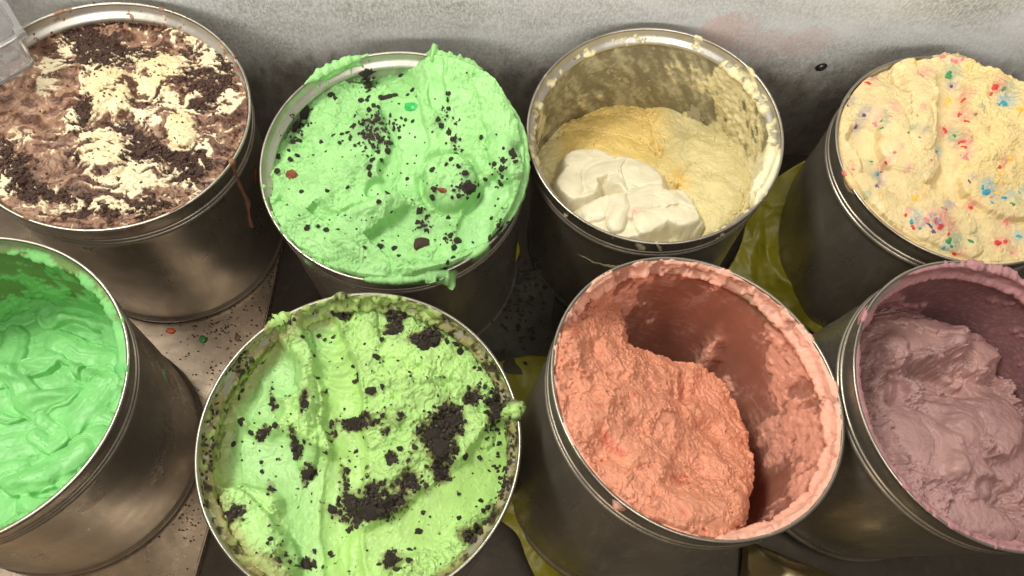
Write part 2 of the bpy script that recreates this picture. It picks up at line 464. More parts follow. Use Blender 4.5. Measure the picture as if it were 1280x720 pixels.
import bmesh
def chunk_mesh(name, seed, flat=.6, sub=1, jit=.3):
    r = random.Random(seed); bm = bmesh.new(); bmesh.ops.create_icosphere(bm, subdivisions=sub, radius=1)
    for v in bm.verts:
        v.co *= 1 + r.uniform(-jit, jit); v.co.z *= flat
    me = bpy.data.meshes.new(name); bm.to_mesh(me); bm.free(); return me
def mesh_arrays(me):
    V = np.array([v.co[:] for v in me.vertices]); F = np.array([p.vertices[:] for p in me.polygons]); return V, F
CHUNKS = [chunk_mesh('cookie_chunk', i, .7, 1, .38) for i in range(6)]
CH_ARR = [mesh_arrays(m) for m in CHUNKS]
CHUNKS2 = [chunk_mesh('cookie_piece', 50 + i, .6, 2, .27) for i in range(6)]
for m in CHUNKS2:
    m.materials.append(M_cookie)
CHUNKS2B = [m.copy() for m in CHUNKS2]
for m in CHUNKS2B: m.materials.clear(); m.materials.append(M_cookie_brown)
def rotm(N, spin):
    q = Vector((0, 0, 1)).rotation_difference(N)
    return q.to_matrix() @ Matrix.Rotation(spin, 3, 'Z')
def crumbs(k, pts, mat, name='cookie_crumbs', sink=.15):
    """many small crumbs joined into one part: pts = (px, py, radius px)"""
    Vs, Fs, off = [], [], 0
    for (px, py, r) in pts:
        p, N = find(k, px, py); V, F = CH_ARR[random.randrange(6)]
        R = np.array(rotm(N, random.uniform(0, 6.3))); rr = r * .00073
        sc = np.array([random.uniform(.7, 1.3), random.uniform(.6, 1.1), 1]) * rr
        W = (V * sc) @ R.T + np.array(p) + np.array(N) * rr * sink
        Vs.append(W); Fs.append(F + off); off += len(V)
    me = new_mesh(name, np.concatenate(Vs), np.concatenate(Fs), False)
    link(name, me, mat, SURF[k]['obj'], kind='stuff')
def piece(k, px, py, rx, ry=None, ang=0, meshes=None, name='cookie_piece', sink=.1, hz=.8):
    ry = ry or rx; p, N = find(k, px, py); me = random.choice(meshes or CHUNKS2)
    o = link(name, me, None, SURF[k]['obj'])
    M = rotm(N, 0) @ Matrix.Rotation(-math.radians(ang), 3, 'Z') @ Matrix.Diagonal((rx * .00073, ry * .00073, min(rx, ry) * .00073 * hz))
    o.matrix_local = Matrix.Translation(p + N * min(rx, ry) * .00073 * sink) @ M.to_4x4()
    return o
def scatter(cx, cy, rx, ry, n, r0, r1, ang=0):
    c, s = math.cos(math.radians(ang)), math.sin(math.radians(ang)); out = []
    for _ in range(n):
        a = random.gauss(0, .5) * rx; b = random.gauss(0, .5) * ry
        out.append((cx + a * c - b * s, cy + a * s + b * c, random.uniform(r0, r1)))
    return out

# reusable relief -------------------------------------------------------------
def rough_relief(c, amp=1., seed=0, fine=1., lumps=1., tears=1.):
    P = c.P; Wv = np.stack([fbm(P, 11, 3, 301), fbm(P, 11, 3, 302), 0 * c.h], 1) * 7
    patch = sst(-.22, .22, fbm(P + 77, 34, 3, 46 + seed))           # where the surface is torn rather than smeared
    big = fbm(P, 46, 2, 31 + seed) * 6 * lumps + fbm(P + Wv, 19, 3, 35 + seed) * 3.0 * lumps
    n = fbm(P + Wv, 38, 5, 303 + seed, .5)
    terr = sum(sst(q - .012, q + .022, n) for q in (-.34, -.17, -.03, .1, .24, .4)) * 1.7 * tears - n * 4 * tears
    n2 = fbm(P + Wv * .5, 15, 4, 320 + seed, .55)
    terr2 = sum(sst(q - .02, q + .03, n2) for q in (-.2, .0, .2)) * .9 * tears * patch
    f1, f2 = worley(P + Wv * .25, 7.5, 3 + seed)
    pit = -2.2 * (1 - sst(.02, .22, f1)) * sst(-.05, .3, fbm(P, 20, 2, 48 + seed))
    f1b, _ = worley(P + Wv * .3, 3.6, 9 + seed)
    pit2 = -.9 * (1 - sst(.0, .25, f1b)) * patch
    ang = fbm(P, 60, 2, 601 + seed) * 1.6 + .5; ca, sa = np.cos(ang), np.sin(ang)
    D = np.stack([(P[:, 0] * ca + P[:, 1] * sa) * .9, (-P[:, 0] * sa + P[:, 1] * ca) * .38, P[:, 2]], 1)
    cr = fbm(D, 3.0, 3, 604, .55); crack = -1.1 * sst(.16, .5, cr) * sst(-.2, .2, fbm(P + 31, 26, 2, 608 + seed)) + .35 * fbm(D, 5, 2, 611)
    grain = fbm(P, 4.5, 3, 50, .6) * .75 * fine * (.25 + .75 * patch) + fbm(P + Wv * .3, 8, 3, 54, .55, True) * .8 * fine * patch
    c.patch = patch
    return amp * (big + terr + terr2 + pit + pit2 + grain + crack * fine)
def trough(c, pts, w, depth, lip=1.5, X=None, Y=None, end=False):
    X = c.wx if X is None else X; Y = c.wy if Y is None else Y
    d, al = polydist(X, Y, pts)
    m = 1 - sst(w * .75, w, d)
    c.h -= depth * np.clip(1 - (d / w) ** 2, 0, 1) ** .75
    c.h += lip * np.exp(-((d - w * 1.12) / (w * .16)) ** 2) * (.6 + .8 * fbm(c.P, 12, 2, 70))
    c.smooth = np.maximum(c.smooth, m)
    # faint drag lines along the stroke
    c.h += m * .18 * fbm(np.stack([d * 1.2, al * .05, d * 0 + 3], 1), 3.2, 2, 71)
    return m, al
def stroke(c, pts, w, up, z=0., rough=.12, seed=0, X=None, Y=None, drag=.3):
    """a spatula smear or slab laid over what is there: rounded across, with a torn, overhanging-looking edge"""
    X = c.wx if X is None else X; Y = c.wy if Y is None else Y
    d, al = polydist(X, Y, pts)
    e = d / w + rough * fbm(c.P + 11 * seed, 9, 4, 650, .6)
    m = sst(1.0, .90, e)
    top = c.hb + z + up * np.sqrt(np.clip(1 - e * e * .98, 0, 1)) + drag * fbm(np.stack([d * .9, al * .05, d * 0 + seed], 1), 4, 3, 655)
    c.h = c.h * (1 - m) + top * m
    c.h -= 1.1 * np.exp(-((e - 1.07) / .06) ** 2) * (up > 0)
    c.smooth = np.maximum(c.smooth * (1 - m), m * .85)
    return m
def ball(c, cx, cy, r, up, h=None):
    X, Y = c.wx * .45 + c.px * .55, c.wy * .45 + c.py * .55
    d = np.hypot(X - cx, Y - cy) / r
    cap = np.sqrt(np.clip(1 - d * d, 0, 1)) * up
    m = 1 - sst(.9, 1.02, d)
    c.h += cap - up * .10 * np.exp(-((d - 1.1) / .12) ** 2)
    return m, d
def step(c, pts, up, w=3., X=None, Y=None):
    """raise the left side of the directed polyline by `up` mm with a torn edge"""
    X = c.fx if X is None else X; Y = c.fy if Y is None else Y
    best = np.full(X.shape, 1e9); side = np.zeros(X.shape)
    for (x0, y0), (x1, y1) in zip(pts[:-1], pts[1:]):
        dx, dy = x1 - x0, y1 - y0; l = math.hypot(dx, dy)
        t = np.clip(((X - x0) * dx + (Y - y0) * dy) / l ** 2, 0, 1)
        d = np.hypot(X - x0 - t * dx, Y - y0 - t * dy); s = np.sign((X - x0) * dy - (Y - y0) * dx)
        m = d < best - 1e-6; best = np.where(m, d, best); side = np.where(m, s, side)
    return best * side


# ================================================================== A: chocolate, cream and crumbs
def A_shape(c):
    X, Y = c.fx, c.fy
    c.h += rough_relief(c, .8, 1, 1.2, .7)
    n1 = fbm(c.P, 20, 5, 80, .62); n2 = fbm(c.P + 50, 9, 4, 84, .6); n3 = fbm(c.P, 4.5, 3, 88, .6)
    S = np.stack([c.P[:, 0] * .6 + c.P[:, 1] * .5, c.P[:, 1] * .9 - c.P[:, 0] * .35, c.P[:, 2]], 1)
    wv = np.stack([fbm(c.P, 34, 3, 95), fbm(c.P, 34, 3, 97), 0 * X], 1) * 30; S = S + wv; S = np.stack([S[:, 0] * .45, S[:, 1] * 1.1, S[:, 2]], 1)
    fil = fbm(S, 13, 5, 90, .6, True)
    cream = np.zeros(len(X)) - .30
    for (x, y, rx, ry, a, v) in [(72, 80, 14, 30, 35, 1.1), (58, 110, 16, 16, 0, .8), (140, 118, 36, 34, 0, 1.5), (205, 95, 30, 30, 0, 1.2), (228, 165, 17, 28, 10, 1.3),
                                 (128, 190, 38, 26, -20, 1.4), (150, 238, 42, 26, 0, 1.1), (178, 222, 26, 22, 0, 1.0), (262, 68, 26, 14, 40, .9), (288, 135, 16, 34, 10, .8),
                                 (256, 185, 22, 24, 0, .9), (28, 170, 14, 16, 0, .7), (8, 238, 14, 18, 0, .8), (64, 182, 14, 18, 0, .6), (185, 150, 34, 12, 30, .8), (215, 130, 38, 14, 10, .7),
                                 (150, 60, 30, 8, 0, .45), (215, 48, 26, 8, 0, .6), (90, 150, 14, 24, 20, .5), (230, 225, 34, 16, 30, .6), (95, 262, 60, 8, 0, .4), (0, 200, 12, 20, 0, .5), (270, 100, 30, 10, 60, .5)]:
        cream += v * blob(X, Y, x, y, rx, ry, a, 3)
    cr = cream * .62 + n1 * .3 + n2 * .45 + n3 * .4 + fil * 1.25 - .72
    cm = sst(.12, .24, cr)
    dark = np.zeros(len(X)) - .28
    for (x, y, rx, ry, a, v) in [(112, 55, 40, 20, 20, 1.1), (128, 78, 34, 22, 0, 1.0), (104, 148, 16, 30, 20, .9), (178, 188, 34, 22, 0, 1.), (30, 222, 34, 26, 0, 1.1), (105, 262, 50, 14, 0, .7),
                                 (236, 215, 28, 20, -30, 1.), (252, 120, 30, 22, 60, .8), (165, 30, 90, 10, 0, .7), (170, 72, 30, 12, 0, .8), (240, 70, 30, 24, 30, .6), (282, 90, 16, 40, -20, .7),
                                 (90, 205, 18, 14, 0, .5), (190, 262, 40, 14, -10, .8), (8, 190, 16, 18, 0, .7), (200, 120, 16, 10, 0, .5), (150, 165, 40, 10, -20, .7), (215, 200, 20, 10, 0, .6), (60, 245, 30, 12, 0, .7)]:
        dark += v * blob(X, Y, x, y, rx, ry, a, 3)
    dm = sst(.05, .2, dark * .8 + .30 + n2 * .3 - fil * .6 + n3 * .8) * (1 - cm * .85)
    sm = (blob(X, Y, 30, 140, 40, 30, 0, 4) + blob(X, Y, 78, 130, 12, 44, 20, 4) + blob(X, Y, 62, 212, 26, 16, 0, 4)).clip(0, 1)
    dm *= 1 - .85 * sm; cm *= 1 - .8 * sm
    col = np.tile(lin(90, 58, 41), (len(X), 1)) * (1 + .18 * n1[:, None])
    col = mixc(col, lin(168, 130, 104), sst(.2, .7, fil + .4 * n1) * .7)
    col = mixc(col, lin(58, 34, 24), dm)
    cc = np.tile(lin(228, 214, 178), (len(X), 1)) * (1 + .06 * n3[:, None])
    yel = (blob(X, Y, 140, 115, 34, 36, 0, 4) + blob(X, Y, 205, 95, 32, 30, 0, 4) + blob(X, Y, 228, 165, 18, 30, 0, 4) + .7 * blob(X, Y, 128, 190, 32, 22, 0, 4)).clip(0, 1)
    cc = mixc(cc, lin(216, 194, 142), yel * .7)
    col = col * (1 - cm[:, None]) + cc * cm[:, None]
    for (x, y, r, up) in [(140, 120, 32, 6), (207, 98, 28, 5), (228, 168, 22, 5), (130, 195, 32, 4)]:
        m, d = ball(c, x, y, r, up)
        c.smooth = np.maximum(c.smooth, m * .35)
    c.h += cm * 1.3 - dm * .3 + dm * n3 * 2.2
    c.h -= sm * 1.5
    c.col = col; c.gloss = .45 + .25 * cm + .2 * sm - .4 * dm; c.rel = .2 + .6 * dm - .1 * sm
    c.dm = dm; c.cm = cm
def A_coat(c):
    top = sst(8, 60, (c.d)) 
    cov = c.n1 * .5 + c.n2 * .7 + 1.2 * sst(26, 14, -(-c.d)) * 0
    low = sst(12, 26, c.d)
    c.t = -1 + (1.4 + c.n2 * 2.2) * low + (c.n1 + c.n2 * .8 > .12) * sst(.1, .5, c.n1 + c.n2 * .8) * 2.2 * (c.d > -.5) 
    near = sst(255, 300, c.th) * sst(345, 320, c.th) + sst(215, 240, c.th) * sst(300, 255, c.th)
    c.t += near * (1.0 + c.n2 * 3.) * sst(-1, 1, c.d) * sst(10, 2, c.d)
    drop = (blob(c.px, c.py, 291, 204, 3, 6, -20) * 3.4 + blob(c.px, c.py, 173, 288, 5, 5) * 2.)
    c.t += drop + blob(c.px, c.py, 286, 196, 3, 3) * 2
    col = np.tile(lin(150, 112, 88), (len(c.d), 1)); col = mixc(col, lin(225, 205, 170), sst(.1, .5, fbm(c.P, 12, 4, 60)) )
    col = mixc(col, lin(60, 36, 26), sst(.05, .35, fbm(c.P, 8, 4, 64)) * sst(8, 20, c.d))
    c.col = col; c.gloss = np.full(len(c.d), .5); c.rel = np.full(len(c.d), .3)
tubA = build_tub('A', 'steel tub of chocolate and cream ice cream below the clear plastic bin', 1)
sA = surface('A', [(150, 32, -28), (60, 62, -24), (240, 50, -22), (290, 110, -14), (300, 170, -9), (255, 236, -8), (180, 272, -8), (80, 282, -9), (0, 255, -9), (150, 150, -9), (60, 150, -14), (0, 100, -20), (230, 120, -10), (-30, 150, -20)], A_shape)
make_cream('A', 'chocolate ice cream marbled with cream blobs and dark cookie crumbs', sA, coat('A', A_coat, 60, 9))
def sample_mask(k, s, mask, n, r0, r1):
    w = mask.clip(0, 1) ** 2; w = w * (s[0].rr < 112); idx = RNG.choice(len(w), n, p=w / w.sum())
    px, py = project(to_world(k, s[1][idx]))
    return [(a, b, random.uniform(r0, r1)) for a, b in zip(px, py)]
crumbs('A', sample_mask('A', sA, sA[0].dm, 1300, .8, 2.3) + scatter(150, 150, 180, 150, 420, .7, 1.7), M_cookie_brown)
for x, y, r in [(108, 60, 6), (122, 84, 6), (30, 226, 6), (176, 190, 6), (104, 146, 5), (238, 212, 5), (256, 122, 5), (52, 238, 5), (148, 64, 5), (286, 96, 5), (132, 256, 5), (196, 178, 5)]:
    piece('A', x, y, r, r * .8, random.uniform(0, 180), CHUNKS2B)

# ================================================================== B: pale mint with black chips
MINT = lin(150, 204, 129)
def green_base(c, col, n=.09):
    n1 = fbm(c.P, 28, 4, 100); n2 = fbm(c.P, 6, 3, 104)
    return np.tile(col, (len(c.h), 1)) * (1 + n * n1[:, None] + .05 * n2[:, None])
def B_shape(c):
    ms = []
    def TR(*a, **k):
        m, al = trough(c, *a, **k); ms.append(m); return m
    TR([(372, 262), (400, 290), (430, 300)], 27, 6, 1.6)
    TR([(455, 285), (500, 290), (540, 300), (545, 325)], 32, 9, 2.)
    stroke(c, [(360, 275), (395, 300), (440, 312), (470, 335)], 22, 3, 1.0, .16, 1)
    stroke(c, [(430, 295), (470, 268), (500, 250), (508, 244)], 17, 5, 1.5, .2, 2)
    stroke(c, [(380, 240), (420, 215), (450, 170)], 26, 2.5, 1, .3, 3)
    stroke(c, [(520, 235), (528, 200), (520, 160), (500, 125)], 26, 2.5, 1., .2, 4)
    stroke(c, [(610, 110), (625, 160), (635, 215)], 20, 5, 2, .3, 5)
    stroke(c, [(515, 345), (560, 335), (600, 315)], 11, 4, 1, .3, 6)
    c.smooth *= .35
    TR([(440, 90), (480, 92), (505, 105)], 18, 3, .6)
    TR([(590, 300), (600, 270), (620, 240)], 22, 4, 1.2)
    TR([(470, 240), (520, 235)], 16, 2.5, .8)
    TR([(500, 130), (515, 180), (500, 220)], 26, 3, 1.)
    TR([(545, 90), (548, 130)], 12, 2, .6)
    mb, d = ball(c, 562, 232, 34, 17)
    c.h -= 3.5 * np.exp(-((d - 1.12) / .14) ** 2)
    # ridge along the front and the rising mass on the right
    c.h += 7 * blob(c.fx, c.fy, 478, 262, 42, 12, -18, 3) + 6 * blob(c.fx, c.fy, 440, 315, 30, 10, 28, 3) + 6 * blob(c.fx, c.fy, 520, 337, 50, 8, 4, 3)
    c.h += 8 * blob(c.fx, c.fy, 545, 85, 18, 22, 30, 3) + 6 * blob(c.fx, c.fy, 600, 130, 26, 36, -30, 3) + 5 * blob(c.fx, c.fy, 632, 200, 16, 60, 0, 3)
    c.h -= 12 * blob(c.fx, c.fy, 375, 150, 9, 22, 30, 3) + 5 * blob(c.fx, c.fy, 462, 98, 7, 15, 0, 3)
    c.smooth *= .9
    r = rough_relief(c, 1.0, 2); rm = 1 - .93 * c.smooth
    rm = rm * (.75 + .5 * sst(-.1, .3, fbm(c.P, 40, 2, 111)))
    c.h += r * rm
    drag = fbm(np.stack([c.P[:, 0] * .35 + c.P[:, 1] * .2, c.P[:, 1] * 1.0 - c.P[:, 0] * .3, c.P[:, 2]], 1), 6, 3, 115, .6, True)
    c.h += drag * .7 * rm
    c.col = green_base(c, MINT); c.col = mixc(c.col, lin(144, 202, 126), c.smooth * .55)
    c.col = mixc(c.col, lin(168, 216, 144), sst(.0, .5, fbm(c.P, 15, 3, 119)) * rm * .6)
    f = np.zeros(len(c.h))
    for x, y, rr in [(375, 150, 14), (462, 98, 9), (466, 165, 20), (585, 236, 8), (530, 280, 8), (366, 178, 10), (643, 193, 8)]: f += blob(c.fx2, c.fy2, x, y, rr)
    c.col = mixc(c.col, lin(70, 95, 60), (f * .5).clip(0, .8))
    c.gloss = .25 + .4 * c.smooth; c.rel = .15 + .25 * rm
def B_coat(c):
    c.t = np.full(len(c.d), -1.)
    left = blob(c.fx, c.fy, 415, 82, 46, 12, -24, 4)        # torn band over the back left lip
    c.t += left * (5.5 + c.n2 * 5)
    right = sst(82, 70, c.th) * (c.th < 90) + sst(350, 356, c.th)
    right = np.where(c.th < 90, sst(80, 66, c.th), sst(325, 350, c.th))
    c.t += right * sst(-4, 2, c.d) * (6 + c.n2 * 4 + c.n1 * 3) * sst(60, 20, c.d)
    c.t += blob(c.fx, c.fy, 556, 72, 30, 9, 28, 3) * (8 + c.n2 * 5) + blob(c.px, c.py, 541, 62, 4, 12, -12, 3) * 11
    c.t += blob(c.fx, c.fy, 595, 95, 20, 10, 38, 3) * (5 + 4 * c.n2)
    fr = np.where((c.th > 195) & (c.th < 345), sst(195, 215, c.th) * sst(345, 325, c.th), 0)
    wob = sst(-.35, .3, c.n1 + .3 * c.n2)
    c.t += fr * sst(-1.5, 1.5, c.d) * sst(14, 6, c.d) * (2.6 + c.n2 * 3) * wob
    c.t += blob(c.px, c.py, 562, 350, 9, 9, 40, 3) * 9 * (1 + c.n2) + blob(c.px, c.py, 545, 345, 22, 7, 5, 3) * 6 + blob(c.px, c.py, 500, 350, 40, 6, 0, 3) * 4 * (1 + c.n2)
    c.t += blob(c.px, c.py, 600, 312, 9, 14, 35, 3) * 4
    c.t += blob(c.px, c.py, 385, 330, 9, 4, 40, 3) * 2.6 * (c.d < -3)
    lo = sst(22, 34, c.d)
    c.t += lo * (1.5 + 2.5 * c.n2)
    pt = c.n1 * .6 + c.n2 * .8
    c.t += sst(.12, .5, pt) * 2.2 * sst(-2, 2, c.d)
    col = np.tile(MINT, (len(c.d), 1)) * (1 + .1 * c.n2[:, None]); thin = sst(1.0, .2, c.t)
    c.col = mixc(col, lin(120, 148, 105), thin * .8); c.gloss = np.full(len(c.d), .3); c.rel = np.full(len(c.d), .5)
build_tub('B', 'steel tub heaped with mint ice cream in the back row between chocolate and vanilla tubs', 2)
sB = surface('B', [(440, 98, -30), (500, 96, -28), (395, 130, -30), (352, 200, -26), (350, 250, -14), (390, 310, -5), (450, 338, -3), (520, 342, -2), (590, 318, -1), (640, 260, 2), (645, 200, 4), (630, 140, 4), (585, 95, 3), (548, 80, 0), (500, 200, -14), (430, 200, -17), (560, 180, -8), (500, 290, -10), (600, 200, -3)], B_shape)
make_cream('B', 'pale mint ice cream with small black chips and one round scoop bump', sB, coat('B', B_coat, 60, 14))
Bc = '''484 119 4|493 117 4|478 121 4|412 118 5|420 121 3|451 124 4|458 124 4|461 119 3|466 131 4|474 132 4|460 138 4|471 144 3|473 189 4|486 188 4|464 198 4|478 199 3|462 207 4|461 216 4|426 166 3|434 164 4|416 167 3|401 176 3|424 177 3|406 188 2|391 192 2|373 193 4|363 198 4|349 194 4|346 212 4|366 176 4|374 174 4|360 187 3|500 93 4|514 112 4|509 117 3|441 156 5|484 188 2|508 222 3|484 239 2|540 210 4|557 204 3|572 206 3|580 216 4|539 248 4|543 235 4|566 245 2|559 271 4|524 264 5|521 276 3|555 297 3|562 293 4|572 299 5|566 309 4|612 299 4|616 205 4|627 198 4|626 212 4|624 230 4|613 272 3|624 281 3|555 334 3|561 329 3|566 320 3|543 340 3|493 308 3|564 198 3|557 117 3|559 125 3|562 135 3|546 150 4|552 158 4|560 165 4|566 172 4|570 190 3|383 283 4|396 282 3|407 286 4|422 285 3|377 238 3|409 237 3|433 233 3|473 251 3|485 240 3|475 307 4|493 310 3|457 308 3|447 450 1|641 190 4|645 200 4|590 240 4|584 226 3|498 128 2|600 170 3|607 225 3|498 318 3|560 118 3'''
for q in Bc.split('|'):
    x, y, r = map(float, q.split())
    if y < 400: piece('B', x, y, r * 1.0, r * random.uniform(.7, 1), random.uniform(0, 180), sink=.05)
for x, y, rx, ry, a in [(461, 92, 7, 13, 80), (463, 107, 6, 8, 0), (378, 140, 9, 15, 120), (371, 158, 9, 10, 0), (586, 236, 10, 7, -30), (482, 120, 12, 4, -18), (644, 192, 6, 9, 0)]:
    piece('B', x, y, rx, ry, a, sink=-.1)
crumbs('B', scatter(466, 164, 28, 26, 150, 1.2, 3) + scatter(461, 98, 9, 18, 40, 1.2, 3) + scatter(375, 150, 13, 26, 60, 1.2, 3, 30) + scatter(585, 234, 16, 12, 40, 1.2, 3) + scatter(530, 279, 13, 13, 40, 1.2, 2.6)
       + scatter(562, 150, 10, 50, 30, 1, 2.4, -18) + scatter(625, 215, 16, 40, 25, 1.2, 2.4) + scatter(480, 200, 150, 130, 90, .7, 1.7) + scatter(620, 290, 26, 10, 18, 1.2, 2.6, -50) + scatter(565, 300, 14, 12, 14, 1, 2), M_cookie)
piece('B', 525, 304, 11, 8, -40, CHUNKS2B)
for o in [piece('B', 525, 301, 7, 4, -30, name='toffee_piece'), piece('B', 364, 217, 7, 6, 0, name='toffee_piece'), piece('B', 551, 239, 6, 3, 10, name='toffee_piece')]:
    o.data = o.data.copy(); o.data.materials.clear(); o.data.materials.append(M_toffee)

# ================================================================== F: mint with big dark cookie patches
LIME = lin(174, 214, 130)
F_DARK = [(461, 634, 44, 20, -5, 1.25), (546, 550, 24, 24, 30, 1.2), (564, 524, 16, 20, -20, 1.1), (551, 590, 12, 16, 0, .9), (530, 430, 20, 11, 0, 1.2), (492, 412, 14, 10, 0, 1.), (541, 418, 9, 14, 0, .9),
          (443, 530, 18, 8, 10, 1.1), (300, 648, 16, 9, -40, .9), (489, 699, 16, 14, -40, .9), (384, 704, 10, 9, 0, .8), (369, 556, 8, 18, -20, .9), (384, 590, 9, 14, 30, .9), (328, 540, 8, 14, 30, .9), (384, 504, 7, 14, 10, .8),
          (340, 502, 5, 15, -10, .8), (515, 600, 12, 10, 0, .9), (590, 499, 10, 10, 0, .9), (430, 396, 14, 5, 5, 1.), (584, 672, 18, 12, 30, .7), (353, 700, 14, 14, 0, .6), (338, 609, 9, 9, 0, .6), (620, 512, 12, 24, 20, .7), (500, 395, 22, 8, 0, .7),
          (415, 535, 6, 30, 8, .45), (428, 600, 8, 30, 0, .5), (470, 530, 40, 14, 0, .35), (489, 576, 6, 8, 0, .9), (612, 655, 14, 20, 20, .6), (290, 500, 10, 40, 30, .4), (500, 600, 60, 30, 0, .25)]
def F_shape(c):
    def TR(*a, **k): return trough(c, *a, **k)[0]
    stroke(c, [(365, 392), (378, 430), (384, 480), (388, 540), (380, 580)], 13, 5, 2, .35, 1)
    stroke(c, [(455, 400), (470, 460), (480, 520)], 16, 4, 1, .35, 2)
    stroke(c, [(500, 430), (560, 450), (600, 490)], 24, 4, 1.5, .35, 3)
    stroke(c, [(500, 520), (560, 500), (600, 540)], 18, 3, 1, .35, 4)
    stroke(c, [(300, 645), (322, 665), (345, 700)], 30, 8, 4, .15, 5)
    stroke(c, [(480, 590), (520, 560), (560, 570)], 16, 3, 1, .4, 6)
    c.smooth *= .25
    t1 = TR([(352, 470), (330, 450), (312, 478), (330, 510)], 30, 8, 2.5)
    t2 = TR([(300, 570), (340, 575), (390, 600), (395, 690)], 42, 8, 2.)
    t3 = TR([(402, 415), (425, 470), (436, 560), (425, 640), (430, 720)], 25, 7, 1.5)
    t4 = TR([(450, 700), (520, 660), (600, 600), (625, 560)], 34, 3, .4)
    t5 = TR([(310, 480), (280, 560), (290, 600)], 16, 3, 1.)
    c.h += 3 * blob(c.fx, c.fy, 322, 672, 38, 28, 40, 4) + 5 * blob(c.fx, c.fy, 385, 505, 9, 60, 4, 3) + 3 * blob(c.fx, c.fy, 520, 480, 60, 40, 0, 3)
    c.h += 5 * blob(c.fx, c.fy, 375, 410, 40, 16, -25, 3)
    # scalloped spoon marks down the groove
    q = polydist(c.wx, c.wy, [(415, 405), (425, 470), (436, 560)]); c.h += np.where(q[0] < 30, np.sin((q[1] + q[0] ** 2 * .02) / 14 * 6.283) * .9 * (1 - sst(15, 30, q[0])), 0) * sst(120, 60, q[1])
    rm = 1 - .9 * c.smooth; r = rough_relief(c, 1.25, 5)
    c.h += r * (rm * .95 + .1)
    n3 = fbm(c.P, 4, 3, 130, .65); n2 = fbm(c.P, 11, 4, 134, .6)
    dk = np.full(len(c.h), -.45)
    for x, y, rx, ry, a, v in F_DARK: dk += v * blob(c.fx2, c.fy2, x, y, rx, ry, a, 2.5)
    dk += .22 * sst(.1, .6, n2) * rm
    dm = sst(.10, .2, dk * .9 + n2 * .75 + n3 * 1.1)
    halo = sst(-.35, .1, dk + n2 * .4 + n3 * .3)
    c.h += dm * (n3 * 3. - 1.2)
    teal = sst(430, 370, c.px + 20 * fbm(c.P, 40, 2, 140)) * c.smooth
    c.col = green_base(c, LIME, .12)
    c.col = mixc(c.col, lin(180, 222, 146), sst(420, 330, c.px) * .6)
    c.col = mixc(c.col, lin(164, 208, 112), c.smooth * .6 * (1 - teal))
    c.col = mixc(c.col, lin(150, 202, 124), teal * .7)
    sm_ = sst(.1, .5, dk + .35 + fbm(np.stack([c.P[:, 0] * .4, c.P[:, 1] * 1.1, c.P[:, 2]], 1), 9, 4, 155, .6) * 1.1) * sst(-.45, -.1, dk)
    dust = sst(.15, .5, fbm(c.P, 24, 4, 144)) * sst(.05, .4, fbm(c.P, 3, 3, 148)) * rm
    c.col = mixc(c.col, lin(120, 130, 60), (halo * .4 + dust * .55).clip(0, .7) * (1 - .5 * c.smooth))
    c.col = mixc(c.col, lin(104, 104, 52), sm_ * .45); c.col = mixc(c.col, lin(92, 70, 34), sst(.2, .6, halo * (n2 + .6)) * .55 * (1 - c.smooth * .6))
    c.col = mixc(c.col, lin(46, 34, 24), dm); c.col = mixc(c.col, lin(120, 130, 70), dm * sst(.15, .35, fbm(c.P, 3, 3, 152)) * .7)
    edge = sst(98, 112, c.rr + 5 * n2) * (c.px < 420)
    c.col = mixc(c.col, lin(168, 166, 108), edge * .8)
    c.dm = dm; c.gloss = .12 + .45 * c.smooth * (1 - dm); c.rel = .2 + .3 * rm
def F_coat(c):
    t = 1.1 + c.n1 * 2.2 + c.n2 * 3.4 + fbm(c.P, 3.5, 2, 166) * .8
    t = t * sst(1, 7, c.d + 2 * c.n1) - .6
    top = sst(60, 80, c.th) * sst(150, 125, c.th)
    t += top * (1.4 + 4.5 * c.n2 + 1.5 * c.n1) * sst(-2, 3, c.d)
    t += sst(10, 30, c.d) * 2
    t += blob(c.fx, c.fy, 347, 402, 16, 8, -35, 3) * (4.5 + 9 * c.n2 + 3 * fbm(c.P, 4, 2, 169)) + blob(c.fx, c.fy, 643, 514, 9, 11, 0, 3) * (6 + 8 * c.n2 + 3 * fbm(c.P, 4, 2, 169)) + blob(c.px, c.py, 425, 369, 9, 5, 0) * 4
    rimdirt = sst(.15, .45, c.n2 + .3 * c.n1) * (np.abs(c.d) < 3) * (c.th < 60) * 1.6
    t += rimdirt
    c.t = np.where(c.d < 0, np.minimum(t, t), t)
    outside = (c.d < -2) & (blob(c.px, c.py, 347, 402, 14, 8, -35, 3) + blob(c.px, c.py, 643, 514, 9, 10, 0, 3) < .05); c.t = np.where(outside, -1, c.t)
    g = sst(-.25, .35, c.n1 + c.n2 * .5 + (c.t - 2.5) * .12 + .9 * top + .8 * sst(24, 40, c.d))
    col = np.tile(lin(158, 150, 104), (len(c.d), 1)); col = mixc(col, lin(170, 204, 116), g * .8)
    dk = sst(.06, .22, fbm(c.P, 8, 5, 160, .65) + .14 * (c.th < 70) + .12 * (c.th > 340) - .10 * top)
    col = mixc(col, lin(126, 110, 62), sst(-.15, .1, fbm(c.P, 12, 4, 167, .6)) * .6 * (1 - .6 * top)); col = mixc(col, lin(48, 36, 25), dk * .95)
    bl = (blob(c.px, c.py, 347, 402, 14, 8, -35, 3) + blob(c.px, c.py, 643, 514, 9, 10, 0, 3)).clip(0, 1)
    c.col = mixc(col, lin(178, 218, 126), bl * .9); c.gloss = np.full(len(c.d), .3); c.rel = np.full(len(c.d), .7)
    c.dm = dk
build_tub('F', 'steel tub of cookie mint ice cream in the front row with crumb-smeared inner edge', 6)
